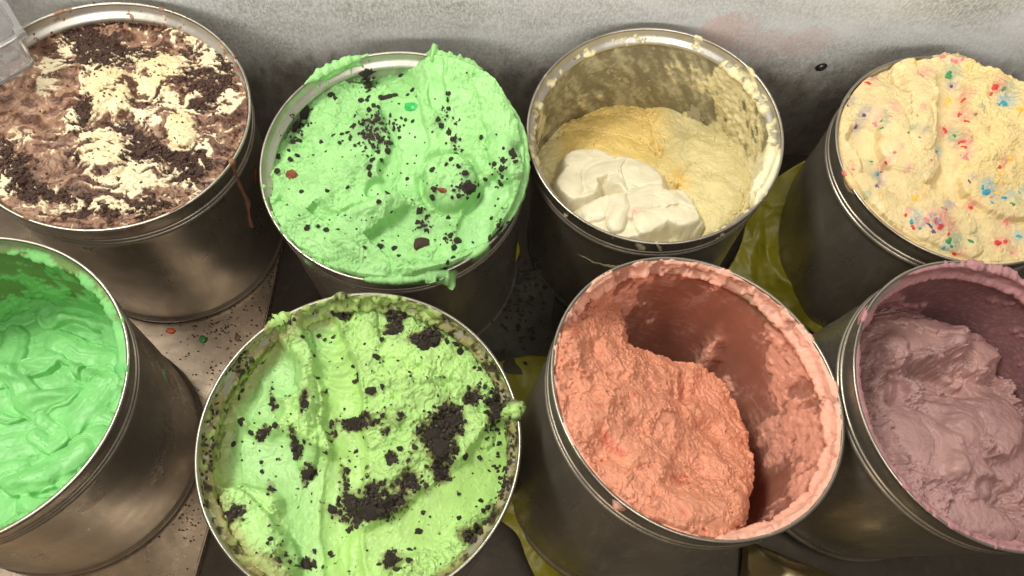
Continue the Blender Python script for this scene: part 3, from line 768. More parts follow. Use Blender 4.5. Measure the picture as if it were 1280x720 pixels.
sF = surface('F', [(400, 390, -22), (490, 383, -22), (330, 445, -26), (275, 530, -34), (270, 630, -34), (310, 700, -28), (400, 740, -24), (520, 725, -24), (600, 665, -34), (632, 580, -40), (620, 500, -38), (570, 425, -30), (450, 550, -28), (350, 550, -32), (540, 500, -24), (450, 660, -28), (560, 620, -28)], F_shape)
make_cream('F', 'lime green ice cream with big torn black cookie patches and a long scooped groove', sF, coat('F', F_coat, 90, 9))
crumbs('F', sample_mask('F', sF, sF[0].dm, 1250, .9, 3.3) + scatter(450, 550, 170, 160, 130, .7, 1.8) + scatter(618, 500, 14, 60, 60, 1, 3, -12) + scatter(630, 600, 10, 70, 50, 1, 3, 12) + scatter(620, 540, 10, 60, 30, 1, 2.5)
       + scatter(262, 560, 8, 90, 40, 1, 2.5, 6) + scatter(300, 452, 24, 16, 40, 1, 2.6, -45) + scatter(350, 398, 12, 8, 24, 1.2, 3), M_cookie)
for x, y, rx, ry, a in [(x, y, rx * .8, ry * .8, a) for x, y, rx, ry, a in [(492, 413, 9, 6, -20), (530, 431, 10, 7, 0), (543, 423, 8, 9, 0), (428, 396, 9, 4, 5), (471, 444, 6, 5, 0), (464, 487, 8, 6, -30), (446, 474, 5, 7, 0), (441, 460, 4, 3, 0), (443, 530, 12, 6, 15), (453, 548, 3, 3, 0), (489, 576, 6, 8, -30),
                        (540, 545, 13, 12, 20), (552, 560, 11, 12, 0), (564, 524, 10, 9, 0), (551, 591, 8, 8, 0), (515, 600, 8, 8, 0), (440, 628, 11, 9, 0), (462, 640, 14, 9, 0), (486, 634, 12, 10, 0), (384, 591, 6, 9, 30), (328, 541, 5, 8, 30), (369, 556, 5, 9, -10),
                        (384, 506, 4, 8, 0), (590, 499, 8, 6, 0), (489, 700, 9, 8, -40), (384, 704, 6, 6, 0), (602, 625, 4, 3, 0), (575, 646, 4, 4, 0), (523, 663, 7, 4, -20), (569, 428, 7, 4, 0), (435, 664, 7, 3, 0), (584, 572, 6, 5, 0), (299, 528, 5, 6, 0), (624, 508, 6, 8, 0), (415, 634, 7, 6, 0), (505, 395, 8, 5, 10), (578, 440, 6, 6, 0), (500, 560, 4, 4, 0), (562, 545, 7, 5, 0), (406, 568, 4, 3, 0), (354, 398, 5, 4, 0)]]:
    piece('F', x, y, rx, ry, a, sink=-.15)

# ================================================================== E: bright green, soft and swirled
EG = lin(134, 208, 126)
def E_shape(c):
    w1 = fbm(c.P, 55, 3, 170) * 30; w2 = fbm(c.P + 90, 45, 3, 174) * 30
    X, Y = c.px + w1, c.py + w2
    c.h += fbm(c.P, 60, 2, 183) * 8; c.hb = c.h.copy()
    rs = random.Random(12)
    for i in range(34):
        x0, y0 = rs.uniform(-140, 190), rs.uniform(385, 700); a = rs.uniform(-.5, .7) + (y0 - 540) * .002; L = rs.uniform(50, 120); k = rs.uniform(-.018, .018); q = []
        for s in range(7):
            q.append((x0, y0)); x0 += math.cos(a) * L / 6; y0 += math.sin(a) * L / 6; a += k * L / 6
        stroke(c, q, rs.uniform(12, 24), rs.uniform(3, 6), rs.uniform(-2.5, 2.5), .04, i, drag=.7)
    stroke(c, [(60, 398), (100, 392), (140, 405), (150, 430)], 15, 6, 3, .04, 40, drag=.8)
    stroke(c, [(75, 428), (110, 445), (140, 450)], 16, 5, 2, .04, 41, drag=.8)
    stroke(c, [(20, 420), (15, 470), (50, 510), (100, 500)], 17, 6, 1, .04, 42, drag=.8)
    stroke(c, [(0, 560), (50, 550), (100, 520), (140, 480)], 18, 5, 1, .04, 43, drag=.8)
    stroke(c, [(20, 610), (60, 590), (110, 560)], 16, 6, 2, .04, 44, drag=.8)
    stroke(c, [(55, 530), (75, 545), (60, 560), (45, 548)], 11, 5, 3, .04, 45, drag=.8)
    c.smooth *= 0
    for x, y, rx, ry, a, v in [(95, 405, 40, 8, 8, 8), (60, 500, 30, 8, -10, 6), (110, 470, 24, 7, 20, 5), (40, 600, 40, 10, -20, 6), (70, 545, 20, 20, 0, -5), (20, 470, 30, 10, 10, 5), (65, 400, 12, 8, 0, -8)]:
        c.h += v * blob(c.wx, c.wy, x, y, rx, ry, a, 3)
    c.h += fbm(c.P, 9, 3, 192) * .8 + fbm(c.P, 3, 2, 195) * .12
    f1, _ = worley(c.P, 11, 5); c.h -= 1.3 * (1 - sst(.03, .11, f1)) * sst(-.1, .2, fbm(c.P, 30, 2, 197))
    c.col = green_base(c, EG, .06); c.gloss = np.full(len(c.h), .55); c.rel = np.full(len(c.h), .12)
def E_coat(c):
    lo = sst(60, 118, c.d)
    pt = c.n1 * .8 + fbm(c.Ps, 14, 4, 200, .6) * .9 + lo * .6 + .32 * sst(70, 30, c.th) * (c.th < 90) - .25 * sst(80, 120, c.th)
    rimband = sst(10, 15, c.d) * sst(26, 20, c.d)
    pt += .25 * rimband + .2 * sst(.0, .4, c.n2)
    c.t = np.where(c.d > 9 + 4 * c.n2, .25, -1) + sst(.1, .14, pt) * 1.1 * sst(4, 9, c.d) + sst(.15, .7, pt) * 3. * sst(6, 14, c.d) + sst(105, 128, c.d) * 4
    tip = blob(c.px, c.py, 155, 460, 7, 8, 0, 3) + .8 * blob(c.px, c.py, 96, 586, 6, 6, 0, 3) + .6 * blob(c.px, c.py, 153, 400, 4, 8, 0, 3)
    c.t += tip * 3
    thin = sst(1.3, .4, c.t)
    col = np.tile(EG, (len(c.d), 1)); col = mixc(col, lin(122, 140, 84), thin * .85)
    c.col = mixc(col, lin(60, 170, 90), tip.clip(0, 1) * .6); c.gloss = .45 + 0 * c.d; c.rel = .15 + 0 * c.d
build_tub('E', 'half-empty steel tub of bright green ice cream below the chocolate tub', 5)
sE = surface('E', [(20, 398, -128), (105, 398, -126), (150, 425, -118), (150, 480, -105), (130, 560, -95), (60, 630, -85), (-60, 680, -90), (-150, 560, -110), (-100, 450, -120), (50, 520, -105), (0, 450, -112)], E_shape)
make_cream('E', 'glossy bright green ice cream stirred into soft folds deep in its tub', sE, coat('E', E_coat, 135, 7))

# ================================================================== C: vanilla
CR = lin(214, 201, 148)
def C_shape(c):
    X, Y = c.fx, c.fy
    yb = sst(-3, 3, step(c, [(700, 262), (722, 240), (745, 238), (790, 252), (815, 250), (822, 190), (826, 120)], 0, X=c.fx, Y=c.fy))
    yb = (sst(200, 236, 436 - Y + 0 * X) * sst(688, 712, c.fx2) * sst(850, 808, c.fx + 16 * fbm(c.P, 14, 3, 216))).clip(0, 1)
    wl = np.zeros(len(X))
    for x, y, rx, ry, a, v in [(738, 222, 44, 22, 8, 1.), (790, 240, 48, 30, 25, 1.), (720, 246, 32, 26, 0, 1.), (840, 278, 36, 26, 35, 1.), (780, 285, 66, 30, 0, 1.1), (862, 290, 16, 20, 0, .6)]:
        wl = np.maximum(wl, v * blob(c.wx * .5 + c.px * .5, c.wy * .5 + c.py * .5, x, y, rx, ry, a, 4))
    wl = wl + .10 * fbm(c.P, 14, 3, 217); wm = sst(.26, .44, wl)
    c.h += sst(.3, .8, wl) * 20 + wm * 6
    fl = fbm(c.P, 34, 2, 210, .4, True)
    c.h += wm * (fl * 3.5 + fbm(c.P, 60, 2, 214) * 8)
    right = sst(822, 834, c.fx2) * (1 - wm)
    c.h += right * 7 + yb * 2 - 4 * blob(c.wx, c.wy, 826, 190, 5, 60, 0, 3)
    c.h += right * (6 * blob(X, Y, 862, 218, 36, 26, 30, 5) + 6 * blob(X, Y, 900, 250, 30, 40, 0, 5) - 9 * blob(X, Y, 845, 232, 8, 18, -25, 3) - 5 * blob(X, Y, 890, 262, 22, 5, -20, 3))
    stroke(c, [(835, 170), (880, 175), (920, 190)], 22, 6, 4, .3, 1, c.fx, c.fy)
    stroke(c, [(850, 215), (880, 215), (900, 235)], 26, 8, 7, .25, 2, c.fx, c.fy)
    stroke(c, [(925, 190), (935, 235), (915, 275)], 18, 8, 6, .2, 3, c.fx, c.fy)
    stroke(c, [(880, 255), (900, 272), (885, 290)], 18, 6, 8, .3, 4, c.fx, c.fy)
    stroke(c, [(720, 170), (760, 165), (800, 172)], 18, 5, 3, .3, 5, c.fx, c.fy)
    for i, (q, w, z) in enumerate([([(690, 200), (720, 185), (750, 190)], 20, 4), ([(760, 190), (790, 195), (815, 215)], 18, 3), ([(830, 150), (850, 185), (840, 215)], 18, 4), ([(870, 195), (900, 210), (915, 240)], 20, 8), ([(860, 245), (890, 240), (910, 262)], 15, 10)]):
        stroke(c, q, w, 5, z, .16, 60 + i, c.fx, c.fy)
    h1 = c.h.copy(); base_ = c.hb + sst(.3, .8, wl) * 20 + wm * 6 + wm * fl * 2.5; hb0 = c.hb; c.hb = base_.copy() - 3; c.h = np.where(wm > .5, base_, c.h)
    for i, (q, w, z) in enumerate([([(705, 250), (715, 222), (745, 208), (775, 222)], 21, 2), ([(745, 240), (785, 232), (800, 250)], 19, 3), ([(790, 232), (825, 245), (845, 270)], 19, 2), ([(720, 280), (760, 268), (800, 275)], 20, 3), ([(790, 268), (822, 262), (850, 285)], 15, 4), ([(765, 250), (772, 275), (765, 295)], 12, 4), ([(800, 295), (840, 288), (862, 296)], 14, 3)]):
        stroke(c, q, w, 6, z, .06, 20 + i, c.fx * .4 + c.px * .6, c.fy * .4 + c.py * .6, .4)
    c.h = h1 * (1 - wm) + np.maximum(c.h, base_ - 3) * wm; c.hb = hb0
    rr = rough_relief(c, .85, 7, .3, 1.3, 1.2) * (1 - .93 * wm) * (1 - .7 * c.smooth); c.h += rr
    c.h += fbm(c.P, 22, 2, 218, .4, True) * 1.2 * (1 - wm)
    c.col = np.tile(CR, (len(X), 1)) * (1 + .05 * fbm(c.P, 14, 3, 220)[:, None])
    c.col = mixc(c.col, lin(234, 204, 124), (yb * (1 - wm) * .9))
    c.col = mixc(c.col, lin(222, 180, 84), blob(X, Y, 846, 230, 9, 16, -25, 2) * .7 + .5 * blob(X, Y, 800, 232, 36, 10, 5, 2))
    c.col = mixc(c.col, lin(222, 214, 184), wm)
    c.col = mixc(c.col, lin(226, 170, 150), blob(c.fx2, c.fy2, 788, 283, 5, 7, 20, 2) * .8)
    c.gloss = .35 + .3 * wm; c.rel = .08 - .04 * wm
def C_coat(c):
    w = fbm(c.Ps, 44, 4, 230, .6); st = fbm(np.stack([c.P[:, 0] * .9 + c.P[:, 2] * .55, c.P[:, 1] * .7, c.P[:, 2] * .22 - c.P[:, 0] * .15], 1), 14, 5, 234, .62)
    cov = -.22 + w * .75 + st * .75
    cov += .75 * blob(c.fx, c.fy, 925, 170, 34, 90, -12, 3) + .55 * blob(c.fx, c.fy, 905, 100, 26, 20, 40, 3) + .5 * blob(c.fx, c.fy, 672, 165, 12, 40, 8, 3) + .25 * blob(c.fx, c.fy, 735, 108, 14, 10, -40, 3) + .5 * blob(c.fx, c.fy, 800, 152, 60, 10, 5, 3)
    cov += .4 * blob(c.fx, c.fy, 845, 82, 20, 9, 0, 3) + .35 * sst(4, 9, c.d) * sst(18, 10, c.d) * sst(-.1, .2, c.n2) + .3 * blob(c.fx, c.fy, 745, 65, 60, 5, -12)
    th = sst(.0, .10, cov) * .5 + sst(.1, .5, cov) * .5
    c.t = -.9 + th * (2.8 + c.n2 * 2.4 + c.n1 * 1.5) + 2.2 * sst(.1, .5, c.n1 + .5 * c.n2 + .1) * blob(c.px, c.py, 925, 160, 34, 70, -10, 4)
    film = sst(-.6, -.3, cov + .12 * st) * (c.d > 16)
    c.t = np.maximum(c.t, np.where(film > .2, .12 + .05 * film, -1))
    slab = blob(c.px + 6 * c.n1, c.py + 3 * c.n2, 958, 224, 19, 38, 22, 5)
    c.t += slab * (6 + 1.2 * c.n1) * sst(-1, 3, c.d)
    c.t -= 3.5 * blob(c.px, c.py, 929, 215, 3, 36, 6, 3)
    c.t = np.where(c.d < -1.2, np.where(sst(.25, .4, st + w * .3) > .3, .7, -1), c.t)
    thick = sst(.35, 1.2, c.t)
    col = np.tile(lin(132, 124, 98), (len(c.d), 1)) * (1 + .5 * st[:, None]); col = mixc(col, lin(186, 178, 148), sst(-.15, .4, st + .4 * fbm(c.P, 5, 3, 239)) * .9)
    col = mixc(col, lin(222, 210, 162), thick)
    c.col = mixc(col, lin(238, 230, 196), slab * .8); c.gloss = .35 + .2 * (1 - thick); c.rel = .1 + 0 * c.d
build_tub('C', 'deep steel tub of vanilla with frosty scraped walls, back row centre', 3)
sC = surface('C', [(745, 150, -128), (800, 155, -130), (870, 165, -126), (690, 215, -112), (740, 195, -114), (800, 205, -112), (860, 230, -100), (915, 190, -104), (905, 270, -82), (850, 290, -75), (780, 285, -75), (720, 255, -88), (780, 240, -92), (930, 235, -92)], C_shape)
make_cream('C', 'yellow and white vanilla ice cream low in the tub with a glossy white dollop', sC, coat('C', C_coat, 140, 14))

# ================================================================== D: birthday cake
DY = lin(217, 196, 142)
SPR = {'red_sprinkle': (lin(205, 52, 50), '1083 101 6|1147 143 4|1105 204 4|1182 162 7|1204 123 6|1198 143 5|1246 109 6|1213 258 5|1175 283 8|1143 284 5|1194 319 6|1247 304 6|1250 207 4|1201 176 6|1187 290 5|1170 276 5|1206 182 4|1132 268 3|1100 214 3|1240 116 4|1258 300 4|1166 200 3|1210 150 4|1065 210 3'),
       'pink_sprinkle': (lin(228, 120, 120), '1154 93 5|1112 143 5|1093 153 5|1159 273 5|1259 279 5|1132 215 3|1193 75 5|1178 71 5|1204 76 4|1240 245 3|1056 216 5|1120 190 3|1207 195 5|1266 315 4|1182 260 4'),
       'teal_sprinkle': (lin(40, 150, 170), '1257 128 8|1234 240 7|1230 233 5|1096 218 5|1173 189 5|1140 276 5|1182 259 4|1257 246 5|1273 294 5|1240 250 4|1250 130 5|1148 284 3|1276 240 4|1180 312 4'),
       'green_sprinkle': (lin(48, 135, 78), '1193 168 6|1188 301 7|1101 159 4|1187 92 7|1257 111 4|1268 254 4|1220 141 3|1102 149 3|1192 308 4|1080 248 3|1090 200 3|1137 165 3|1215 300 4'),
       'yellow_sprinkle': (lin(240, 186, 52), '1146 78 5|1187 126 5|1146 246 7|1276 134 7|1247 240 5|1209 82 5|1246 225 4|1250 215 3|1100 240 3|1262 200 4|1183 129 4'),
       'purple_sprinkle': (lin(92, 70, 120), '1077 144 5|1071 159 5|1191 106 4|1162 279 5|1098 231 5|1165 282 4|1150 170 3|1060 130 3|1212 225 3|1168 288 4')}
SPRL = [(n, v[0], *map(float, q.split())) for n, v in SPR.items() for q in v[1].split('|')]
def D_shape(c):
    def TR(*a, **k): return trough(c, *a, **k)[0]
    TR([(1182, 110), (1184, 170), (1178, 225), (1190, 250)], 19, 6, .8)
    t2 = TR([(1075, 175), (1090, 200), (1100, 215)], 20, 4, 1.4)
    t3 = TR([(1185, 250), (1230, 275), (1290, 290)], 22, 3, 1.)
    c.h += 9 * blob(c.fx, c.fy, 1150, 150, 30, 55, 10, 3) + 5 * blob(c.wx, c.wy, 1115, 130, 40, 26, -20, 3) + 4 * blob(c.fx, c.fy, 1230, 150, 34, 60, -10, 3)
    c.h += 4 * blob(c.wx, c.wy, 1110, 270, 44, 14, 40, 3) + 3 * blob(c.wx, c.wy, 1085, 240, 30, 8, 55, 3) + 6 * blob(c.fx, c.fy, 1190, 78, 34, 9, 8, 3) - 7 * blob(c.fx, c.fy, 1277, 268, 9, 9, 0, 3)
    stroke(c, [(1080, 120), (1110, 150), (1120, 190), (1150, 210)], 22, 5, 2.5, .12, 1)
    stroke(c, [(1125, 90), (1145, 120), (1150, 180)], 15, 5, 4, .12, 2)
    stroke(c, [(1075, 230), (1110, 262), (1160, 290), (1210, 312)], 15, 4, 1.5, .15, 3)
    stroke(c, [(1110, 225), (1150, 250), (1200, 280)], 16, 3, 1, .15, 4)
    stroke(c, [(1215, 230), (1250, 255), (1290, 260)], 18, 3, 1, .2, 5)
    c.h -= 7 * blob(c.fx, c.fy, 1118, 103, 6, 14, -30, 3)
    rgt = sst(1195, 1215, c.fx) * sst(275, 240, c.fy)
    c.smooth = np.maximum(c.smooth * .9, .55 * (1 - rgt)); rm = 1 - c.smooth
    c.h += rough_relief(c, .85, 9, .9) * (rm * .9 + .25 * (1 - t2)) + fbm(c.P, 26, 2, 240, .5, True) * 1.2 * (1 - rgt) * (1 - .8 * t2)
    c.col = np.tile(DY, (len(c.h), 1)) * (1 + .05 * fbm(c.P, 16, 3, 243)[:, None])
    c.col = mixc(c.col, lin(238, 210, 142), (blob(c.px, c.py, 1180, 220, 24, 60, 0) + rgt * .7).clip(0, 1) * .6)
    c.col = mixc(c.col, lin(226, 206, 158), sst(.2, .7, c.smooth) * (1 - rgt) * .4)
    n = fbm(c.P, 4, 3, 246, .6)
    for nm, col, x, y, r in SPRL:
        m = blob(c.fx2 * .5 + c.px * .5, c.fy2 * .5 + c.py * .5, x, y, r * 1.6, r * 1.3, (x * 7) % 180, 2) * (.6 + 1.3 * n); c.col = mixc(c.col, col * .75 + .16, m.clip(0, .5))
    tiny = sst(.42, .55, fbm(c.P, 5, 2, 250)); c.col = mixc(c.col, lin(226, 150, 130), tiny * .6 * sst(0, .3, fbm(c.P, 30, 2, 252)))
    tiny = sst(.45, .55, fbm(c.P, 5, 2, 255)); c.col = mixc(c.col, lin(150, 170, 140), tiny * .6)
    c.gloss = .3 + .3 * c.smooth; c.rel = .1 + .25 * rm
def D_coat(c):
    near = np.where(c.th > 175, sst(175, 200, c.th), 0)
    c.t = -1 + near * sst(-.5, 2.5, c.d) * (4 + 2.5 * c.n2 + 2 * c.n1) + sst(10, 26, c.d) * 3
    c.t += blob(c.fx, c.fy, 1192, 73, 24, 6, 5, 3) * (6 + 5 * c.n2) + blob(c.fx, c.fy, 1060, 222, 6, 16, -20, 3) * 3
    c.t += sst(.1, .5, c.n1 * .6 + c.n2) * 1.8 * (c.d > 1)
    c.col = np.tile(lin(217, 194, 138), (len(c.d), 1)); p = sst(.15, .45, fbm(c.P, 9, 3, 260))
    c.col = mixc(c.col, lin(226, 160, 140), p * .6); c.gloss = .35 + 0 * c.d; c.rel = .4 + 0 * c.d
build_tub('D', 'steel tub heaped with sprinkle ice cream at the right end of the back row', 4)
sD = surface('D', [(1115, 95, -9), (1190, 84, -2), (1245, 105, -2), (1300, 160, -2), (1330, 220, -2), (1068, 130, -10), (1056, 180, -4), (1080, 240, -2), (1140, 292, -3), (1220, 318, -4), (1290, 305, -4), (1180, 190, 2), (1120, 170, 3), (1240, 200, 2)], D_shape)
make_cream('D', 'cream-yellow ice cream full of coloured candy sprinkles', sD, coat('D', D_coat, 40, 12))
SM = {}
for nm, (col, _) in SPR.items():
    SM[nm] = mat_simple(nm, tuple(col), .4, .3, 900, .25)
    CH = [m.copy() for m in CHUNKS2]
    for m in CH: m.materials.clear(); m.materials.append(SM[nm])
    SPR[nm] = CH
for nm, col, x, y, r in SPRL:
    piece('D', x, y, r * random.uniform(.7, 1.05), r * random.uniform(.45, .7), random.uniform(0, 180), SPR[nm], name=nm, sink=-.3, hz=.8)

# ================================================================== G: coral
GP = lin(216, 147, 117)
def G_shape(c):
    cl = [(918, 690), (936, 640), (938, 590), (934, 545), (915, 500), (892, 474), (868, 462), (830, 450), (790, 436), (778, 408), (772, 380), (768, 330)]
    sd = step(c, cl, 0, X=c.fx2, Y=c.fy2)
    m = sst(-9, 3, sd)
    c.h += 5 * sst(-2, 24, sd) * .8 - 2
    for i, (q, w) in enumerate([([(720, 420), (760, 460), (790, 510)], 26), ([(800, 450), (850, 480), (890, 520)], 24), ([(730, 520), (780, 560), (830, 590)], 24), ([(830, 540), (880, 570), (915, 600)], 22), ([(800, 610), (850, 640), (900, 650)], 20), ([(760, 590), (800, 620)], 16), ([(905, 560), (920, 600), (915, 640)], 16)]):
        stroke(c, q, w, 4.5, 1.2, .22, i)
    c.h += rough_relief(c, 1.2, 12, .7, 1.5, 1.2) * (1 - .45 * c.smooth)
    for x, y, rx, ry, a, v in [(742, 440, 8, 14, 10, -5), (768, 478, 22, 7, 40, -4), (850, 492, 6, 20, -10, -5), (800, 540, 20, 8, 20, -4), (846, 603, 14, 9, 0, -4), (752, 548, 16, 6, 40, -4), (890, 560, 9, 22, -15, -4), (820, 590, 10, 22, 30, 4), (868, 520, 22, 18, 0, 4), (760, 500, 18, 14, 0, 4)]:
        c.h += v * blob(c.fx, c.fy, x, y, rx, ry, a, 4)
    c.h += 9 * blob(c.fx, c.fy, 905, 590, 30, 60, 0, 4) + 6 * blob(c.fx, c.fy, 790, 500, 60, 50, 30, 4) - 5 * blob(c.fx, c.fy, 760, 570, 26, 12, 40, 3) + 5 * blob(c.wx, c.wy, 880, 640, 40, 26, 0, 3)
    c.h = c.h * m + (-168 + fbm(c.P, 20, 3, 270) * 4) * (1 - m)
    c.col = np.tile(GP, (len(c.h), 1)) * (1 + .07 * fbm(c.P, 22, 3, 272)[:, None] + .06 * fbm(c.P, 5, 3, 275)[:, None])
    c.col = mixc(c.col, lin(240, 168, 132), sst(700, 800, 800 - c.px + 700) * 0)
    f1, f2 = worley(c.P, 13, 77); red = sst(.16, .05, f1 + .1 * fbm(c.P, 4, 2, 280)) * sst(-.1, .2, fbm(c.P, 30, 2, 282))
    for x, y, rx, ry, a, v in [(846, 602, 10, 6, 20, .9), (770, 566, 9, 4, 30, .9), (760, 556, 7, 4, 60, .8), (752, 548, 9, 3, 30, .9), (715, 425, 5, 6, 0, .8), (850, 490, 3, 6, 0, .8), (896, 585, 5, 5, 0, .6), (850, 510, 3, 3, 0, .8), (742, 516, 8, 3, 30, .6), (818, 626, 4, 3, 0, .8), (775, 572, 4, 4, 0, .5), (786, 505, 5, 3, 0, .5), (845, 645, 6, 6, 0, .4), (925, 555, 8, 5, 0, .4)]:
        red = red + v * blob(c.fx2, c.fy2, x, y, rx, ry, a, 2)
    red = red * (.55 + .9 * fbm(c.P, 4, 3, 283)); c.h -= red.clip(0, 1) * 1.0
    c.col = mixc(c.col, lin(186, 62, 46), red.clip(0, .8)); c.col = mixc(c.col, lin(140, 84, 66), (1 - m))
    c.smooth = m; c.gloss = .38 + .2 * blob(c.px, c.py, 900, 600, 30, 60); c.rel = .16 + .25 * c.patch
def G_coat(c):
    w = fbm(c.Ps, 30, 4, 290, .6); st = fbm(c.Ps + 40, 12, 4, 294, .62)
    cov = -.36 + w * .85 + st * .9
    cov += (.12 + .75 * sst(-.2, .2, c.n1 + .4 * c.n2)) * sst(30, 6, c.d + 8 * c.n1) + .8 * blob(c.fx, c.fy, 990, 440, 36, 50, -35, 3) + .7 * blob(c.fx, c.fy, 1000, 560, 40, 60, 0, 3) + .8 * blob(c.fx, c.fy, 886, 440, 12, 24, 25, 3) + .7 * blob(c.fx, c.fy, 760, 385, 34, 30, -30, 3) + .5 * blob(c.fx, c.fy, 920, 485, 16, 14, 40, 3)
    cov += .6 * blob(c.fx, c.fy, 955, 535, 26, 14, -50, 3) + .4 * blob(c.fx, c.fy, 860, 350, 60, 12, 0, 3) + .5 * blob(c.fx, c.fy, 960, 650, 60, 16, -30, 3)
    cov -= .55 * blob(c.fx, c.fy, 900, 405, 46, 24, 20, 3) + .6 * blob(c.fx, c.fy, 930, 450, 30, 22, 45, 3) + .4 * blob(c.fx, c.fy, 975, 600, 10, 40, 30, 3)
    cov += np.where(c.th > 190, 1, 0) * (c.d < 14) * .3
    th = sst(.0, .12, cov) * .6 + sst(.1, .5, cov) * .4
    c.t = .3 + th * (1.3 + c.n2 * 1.5 + c.n1 * .6) + sst(.1, .14, cov) * 1.0 + sst(.4, .44, cov) * 1.2 + .5 * fbm(c.P, 3, 2, 299) * th
    c.t += blob(c.px, c.py, 775, 630, 16, 8, 40, 3) * 4 * (1 + c.n2) + blob(c.fx, c.fy, 886, 442, 13, 30, 25, 4) * 8 + blob(c.px, c.py, 960, 662, 30, 6, -15) * 2
    edge = 1.6 - 2.6 * sst(-.1, .35, c.n1)
    c.t = np.where(c.d < 3, np.minimum(c.t, 1.1 + .8 * c.n2), c.t) - 4 * sst(edge + 1.2, edge - 1.2, c.d) + blob(c.px, c.py, 772, 634, 12, 10, 40, 3) * 4
    c.t += blob(c.fx, c.fy, 772, 636, 8, 6, 40, 3) * 2.5 * (1 + c.n2)
    mid = sst(.0, .5, fbm(c.Ps, 5, 3, 298) + .2)
    col = np.tile(lin(168, 112, 92), (len(c.d), 1)) * (1 + .3 * w[:, None]); Sg = np.stack([c.P[:, 0] * .35 + c.P[:, 2] * .3, c.P[:, 1] * .35 + c.P[:, 2] * .6, c.P[:, 2] * .9], 1); col = mixc(col, lin(204, 158, 142), sst(.0, .45, fbm(Sg, 6, 5, 297, .65)) * sst(-.75, -.2, cov)); col = mixc(col, lin(190, 142, 124), sst(-.5, -.05, cov) * mid)
    col = mixc(col, lin(236, 174, 150), sst(.0, .12, cov)); col = mixc(col, lin(240, 190, 168), sst(14, 4, c.d) * .5)
    c.col = mixc(col, lin(140, 132, 100), blob(c.fx, c.fy, 945, 385, 30, 7, 45, 3) * .7); c.gloss = .4 - .2 * th; c.rel = .2 + .4 * th
build_tub('G', 'leaning steel tub of coral ice cream in the front row next to a yellow bag', 7)
sG = surface('G', [(705, 450, -16), (700, 500, -10), (730, 575, -8), (790, 630, -8), (860, 664, -10), (925, 672, -26), (712, 410, -30), (740, 378, -44), (765, 400, -62), (800, 440, -76), (870, 470, -92), (925, 530, -100), (928, 610, -80), (820, 520, -56), (860, 590, -50), (760, 500, -32), (1000, 560, -90), (900, 400, -90)], G_shape)
make_cream('G', 'coral pink ice cream dug out on one side down to the tub wall', sG, coat('G', G_coat, 175, 9))

# ================================================================== H: mauve
HP = lin(172, 136, 131)
def H_shape(c):
    c.h += rough_relief(c, 1.5, 15, 1.2, 1.2, 1.3)
    for i, (q, w) in enumerate([([(1140, 540), (1180, 580), (1230, 610)], 30), ([(1210, 500), (1240, 540), (1260, 590)], 26), ([(1100, 500), (1130, 560)], 24), ([(1170, 500), (1190, 540)], 22), ([(1190, 640), (1250, 660)], 20), ([(1075, 430), (1130, 420), (1180, 430), (1225, 448)], 27)]):
        stroke(c, q, w, 6, 3, .3, i)
    for x, y, rx, ry, a, v in [(1118, 432, 58, 34, 10, 20), (1195, 452, 46, 22, 20, 17), (1165, 482, 44, 9, 22, -12), (1090, 470, 24, 40, 0, 6), (1140, 560, 60, 34, 40, 10), (1220, 540, 50, 40, 0, 12), (1200, 600, 40, 24, 30, 8), (1240, 620, 40, 16, 20, -9), (1104, 490, 12, 18, 0, -10), (1150, 490, 30, 9, 30, -8), (1262, 500, 10, 60, 0, -6), (1230, 470, 20, 14, 0, -6), (1150, 425, 60, 8, 10, 5), (1270, 630, 20, 30, 0, -5)]:
        c.h += 1.25 * v * blob(c.fx, c.fy, x, y, rx, ry, a, 8)
    sm = sst(.2, .6, blob(c.fx, c.fy, 1110, 425, 44, 22, 0, 4) + blob(c.fx, c.fy, 1205, 440, 34, 14, 20, 4) + blob(c.fx, c.fy, 1170, 570, 22, 34, 20, 3) * .8); c.smooth = sm * .7
    c.h += (fbm(c.P, 9, 4, 304, .6, True) * 1.2) * (1 - sm)
    c.col = np.tile(HP, (len(c.h), 1)) * (1 + .08 * fbm(c.P, 26, 3, 300)[:, None] + .06 * fbm(c.P, 4, 3, 306)[:, None])
    c.col = mixc(c.col, lin(196, 154, 146), blob(c.fx, c.fy, 1205, 470, 50, 24, 10, 3) * .6 + .3 * sm)
    low = sst(.1, .5, fbm(c.P, 24, 3, 308)); c.col = mixc(c.col, lin(142, 100, 104), low * .35)
    c.gloss = .38 + .25 * sm; c.rel = .18 + .3 * c.patch * (1 - sm)
